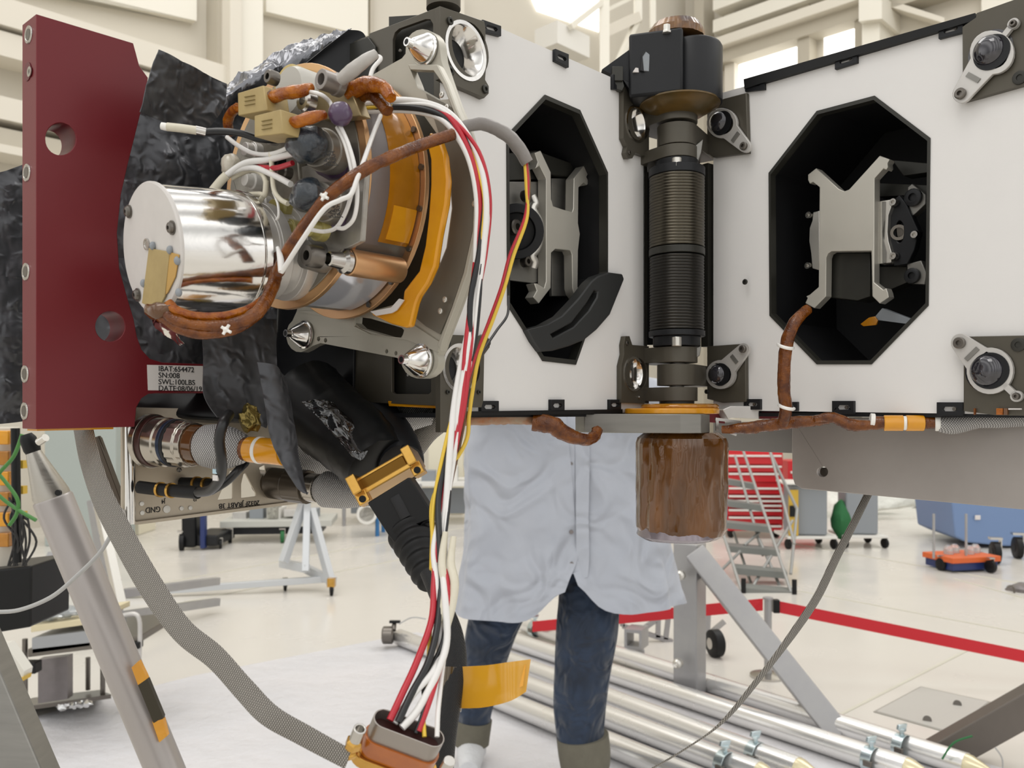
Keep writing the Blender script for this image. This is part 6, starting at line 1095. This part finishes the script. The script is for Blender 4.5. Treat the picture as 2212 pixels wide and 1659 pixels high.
b = MB(); b.prism([P(-10, 1395, 2.2), P(12, 1392, 2.2), P(52, 1450, 2.2), P(50, 1462, 2.2), P(4, 1475, 2.2)], (0, .04, 0)); tag(b.build('plastic_bag', M('milky_plastic', 'd5d3cb', .3, 0)), 'milky plastic bag with yellow stripe hanging under the black bin', 'bag')
b = MB(); b.prism([P(4, 1476, 2.19), P(50, 1463, 2.19), P(48, 1472, 2.19), P(6, 1486, 2.19)], (0, .04, 0)); b.build('yellow_stripe', yellow_pt, bpy.data.objects.get('plastic_bag.003'))
# ================================================================ the person
PS_ = thing('person', 'person in white lab coat, turned up dark jeans and shoe covers standing behind the boxes', 'person', G(1205, 1700))
yb = 3.5; X0 = (1222 - CX) / F * yb
def skinbody(parent):
    J = {'pel': (X0, yb, 1.0), 'sp': (X0, yb, 1.22), 'ch': (X0, yb, 1.45), 'nk': (X0, yb, 1.65), 'hd': (X0, yb - .02, 1.75), 'tp': (X0, yb - .02, 1.88),
         'lh': tuple(P(1165, 1130, 3.5)), 'lk': tuple(P(1062, 1370, 3.55)), 'la': tuple(P(1019, 1592, 3.66)), 'rh': tuple(P(1268, 1130, 3.48)), 'rk': tuple(P(1268, 1380, 3.43)), 'ra': tuple(P(1262, 1640, 3.40)),
         'ls': (X0 - .20, yb, 1.57), 'le': (X0 - .33, yb - .17, 1.56), 'lw': (X0 - .12, yb - .36, 1.60), 'rs': (X0 + .20, yb, 1.57), 're': (X0 + .33, yb - .17, 1.56), 'rw': (X0 + .14, yb - .36, 1.60)}
    la, ra = J['la'], J['ra']; J['lf'] = (la[0] - .01, la[1] - .15, .06); J['rf'] = (ra[0] - .0, ra[1] - .16, .06)
    E = 'pel-sp sp-ch ch-nk nk-hd hd-tp pel-lh lh-lk lk-la la-lf pel-rh rh-rk rk-ra ra-rf ch-ls ls-le le-lw ch-rs rs-re re-rw'.split()
    Rr = dict(pel=.13, sp=.12, ch=.14, nk=.055, hd=.085, tp=.07, lh=.09, lk=.06, la=.026, rh=.09, rk=.06, ra=.026, ls=.055, le=.045, lw=.028, rs=.055, re=.045, rw=.028, lf=.022, rf=.022)
    # hands: palm plus five fingers
    for s, wname in ((-1, 'lw'), (1, 'rw')):
        w0 = Vector(J[wname]); d = V(0, -.8, .6) + V(-s * .3, 0, 0); d.normalize(); side = V(s, 0, .1).normalized(); pm_ = wname + 'p'; J[pm_] = tuple(w0 + d * .055); Rr[pm_] = .026; E.append(wname + '-' + pm_)
        for k in range(5):
            base = w0 + d * (.085 if k < 4 else .04) + side * ((k - 1.5) * .017 if k < 4 else -.035); ln = (.062, .072, .068, .052, .045)[k]; dr = d if k < 4 else (d - side * .8).normalized()
            curl = V(0, -.25, -.9)
            n1, n2, n3 = [wname + 'f%d%d' % (k, j) for j in range(3)]; J[n1] = tuple(base); J[n2] = tuple(base + dr * ln * .5); J[n3] = tuple(base + dr * ln * .5 + (dr + curl * .6).normalized() * ln * .5)
            Rr[n1] = .009; Rr[n2] = .008; Rr[n3] = .007; E += [pm_ + '-' + n1, n1 + '-' + n2, n2 + '-' + n3]
    names = list(J); me = bpy.data.meshes.new('body'); me.from_pydata([J[n] for n in names], [(names.index(a), names.index(c)) for a, c in (e_.split('-') for e_ in E)], [])
    me.materials.append(skin); o = bpy.data.objects.new('body', me); COL.objects.link(o); m = o.modifiers.new('skin', 'SKIN'); sv = me.skin_vertices[0].data if me.skin_vertices else None
    if sv is None:
        bm = bmesh.new(); bm.from_mesh(me); bm.verts.layers.skin.verify(); bm.to_mesh(me); bm.free(); sv = me.skin_vertices[0].data
    for i, n in enumerate(names): sv[i].radius = (Rr[n], Rr[n]); sv[i].use_root = (n == 'pel')
    s_ = o.modifiers.new('sub', 'SUBSURF'); s_.levels = 2; s_.render_levels = 2; adopt(o, parent); return J
J = skinbody(PS_)
hc = V(X0, yb - .02, 1.78); b = MB(); b.ball(hc + V(0, .02, .02), .108, (.85, 1.0, 1.18), 28, .03); b.build('hair', hair, PS_)
b = MB(); b.ball(hc + V(0, -.025, -.015), .094, (.82, .98, 1.22), 28); b.build('face', skin, PS_); face = bpy.data.objects['face']
for s in (-1, 1):
    b = MB(); b.ball(hc + V(s * .032, -.108, .005), .0115, (1.2, .7, .8), 14); b.build('eye', M('eye', '2a211c', .2) if 'eye' not in MATS else MATS['eye'], face); b = MB(); b.ball(hc + V(s * .082, -.01, -.01), .024, (.4, .8, 1.2), 12); b.build('ear', skin, face)
b = MB(); b.ball(hc + V(0, -.118, -.022), .016, (.8, 1.1, 1.5), 14); b.build('nose', skin, face); b = MB(); b.ball(hc + V(0, -.108, -.062), .02, (1.3, .5, .35), 14); b.build('mouth', M('lips', '8f4f47', .5), face)
def legs(name, pts, r, mat, wob=.10): b = MB(); b.tube([P(*p) for p in pts], r, 30, 8, wob=0); o = b.build(name, mat, PS_, smooth=70); return o
legs('jeans_leg', [(1120, 1180, 3.5), (1085, 1290, 3.52), (1062, 1360, 3.55), (1040, 1450, 3.60), (1024, 1530, 3.65), (1020, 1575, 3.66)], [.10, .115, .104, .090, .078, .074], denim)
legs('jeans_leg', [(1270, 1200, 3.48), (1272, 1290, 3.46), (1268, 1360, 3.43), (1258, 1450, 3.42), (1252, 1530, 3.41), (1254, 1600, 3.40)], [.12, .122, .124, .112, .104, .092], denim)
legs('turned_cuff', [(1022, 1553, 3.66), (1019, 1582, 3.66), (1018, 1606, 3.66)], [.082, .080, .076], cuff); legs('turned_cuff', [(1258, 1588, 3.40), (1262, 1625, 3.40), (1264, 1655, 3.40)], [.104, .104, .098], cuff)
for x, y, d in ((1018, 1596, 3.66), (1262, 1645, 3.40)):
    b = MB(); b.tube([P(x, y - 20, d), P(x, y + 25, d)], .062, 20, 0); b.build('boot', M('dark_boot', '3a332c', .6) if 'dark_boot' not in MATS else MATS['dark_boot'], PS_)
    c = P(x, y, d); b = MB(); b.tube([V(c.x, c.y + .06, .16), V(c.x, c.y + .03, .07), V(c.x, c.y - .07, .06), V(c.x, c.y - .19, .045)], [.062, .066, .056, .040], 22, 6, wob=.05); b.build('shoe_cover', shoe, PS_, smooth=70)
# lab coat: one wrinkled sheet wrapped round the body with an open front
HEM = [(-172, .02), (0, 0)]
def coat():
    rows = [(1.66, .075, .075, 0), (1.63, .13, .10, 0), (1.57, .245, .14, 0), (1.45, .36, .17, .15), (1.25, .385, .19, .25), (1.05, .395, .21, .5), (.88, .425, .225, .8), (.69, .455, .25, 1)]
    cx = X0 + .0; n = 96; vs = []; m = len(rows); fine = 6; R2 = []
    for i in range(m - 1):
        for k in range(fine): t = k / fine; R2.append([rows[i][j] * (1 - t) + rows[i + 1][j] * t for j in range(4)])
    R2.append(list(rows[-1]))
    for z, rx, ry, f in R2:
        for k in range(n + 1):
            gap = -.06 if f < .8 else -.06 + .1 * (f - .8) / .2; th = -math.pi / 2 + gap + (2 * math.pi - 2 * gap + .0) * k / n
            c, s = math.cos(th), math.sin(th); rr = 1 + f * (.03 * math.sin(th * 7 + 1.3) + .02 * math.sin(th * 13 + z * 4)) + .035 * noise.noise(V(c * 3, s * 3, z * 7)) + f * .0 + .02 * noise.noise(V(c * 7, s * 7, z * 12)) + .02 * k / n
            fr = max(0, -s) ** 6; lift = f * (.075 * fr * math.exp(-abs(c) * 5) * 1.0 - .02 * abs(c) * (1 if c < 0 else -.3))
            cxz = cx - .035 * max(0, (z - .9) / .5) * (z < 1.5); lift = f * f * (.13 * math.exp(-((c + .03) / .22) ** 2) * (s < 0) + .035 * (c > 0) + .03 * c * c * 0)
            vs.append(V(cxz + c * rx * rr + (.012 if c > 0 else 0), yb + s * ry * rr + (.01 * math.sin(z * 9) if abs(c) < .1 else 0), z + lift * f))
    M_ = n + 1; fs = []; N1 = len(vs); nr = len(R2)
    vs2 = [v + (V(cx, yb, v.z) - v).normalized() * .003 for v in vs]
    for i in range(nr - 1):
        for k in range(n): a = i * M_ + k; fs += [(a, a + 1, a + 1 + M_, a + M_), (a + N1, a + M_ + N1, a + 1 + M_ + N1, a + 1 + N1)]
    for k in range(n): a = (nr - 1) * M_ + k; fs += [(a, a + 1, a + 1 + N1, a + N1)]
    for i in range(nr - 1):
        for k in (0, n): a = i * M_ + k; fs += [(a, a + M_, a + M_ + N1, a + N1)]
    b = MB(); b.add(vs + vs2, fs); return b.build('lab_coat', coat_m, PS_, smooth=80), R2
ct_, R2 = coat()
def front(z, off=.0): 
    for i in range(len(R2) - 1):
        if R2[i][0] >= z >= R2[i + 1][0]: return R2[i][2] + off
    return R2[-1][2] + off
b = MB(); xs = X0 + .03
b.loft([[V(xs - .004, yb - front(z) - .012 - .01 * math.sin(z * 12), z) for z in (1.60, 1.35, 1.1, .95, .86)], [V(xs + .045 + .006 * math.sin(z * 20), yb - front(z) - .008, z) for z in (1.60, 1.35, 1.1, .95, .87)]], 8, 4, .004, 12, .003); b.build('button_placket', coat_m, ct_, smooth=60)
for z in (1.42, 1.30, 1.17, 1.04, .92): b = MB(); c = V(xs - .022, yb - front(z) - .004, z); b.lathe(c, c - V(0, .006, 0), [(0, .0085), (1, .008)], 16); b.build('button', film_grey, ct_)
def sleeve(sh, el, wr, s):
    b = MB(); b.tube([V(*sh) + V(-s * .03, 0, .01), (V(*sh) + V(*el)) / 2 + V(s * .01, .01, 0), V(*el), (V(*el) + V(*wr)) / 2, V(*wr)], [.085, .078, .070, .062, .052], 24, 8, wob=.15); b.build('coat_sleeve', coat_m, ct_, smooth=70)
sleeve(J['ls'], J['le'], J['lw'], -1); sleeve(J['rs'], J['re'], J['rw'], 1)
b = MB(); b.tube([V(X0 - .06, yb - .06, 1.66), V(X0, yb + .07, 1.68), V(X0 + .06, yb - .06, 1.66)], .022, 14, 8, flat=.5); b.build('collar', coat_m, ct_)
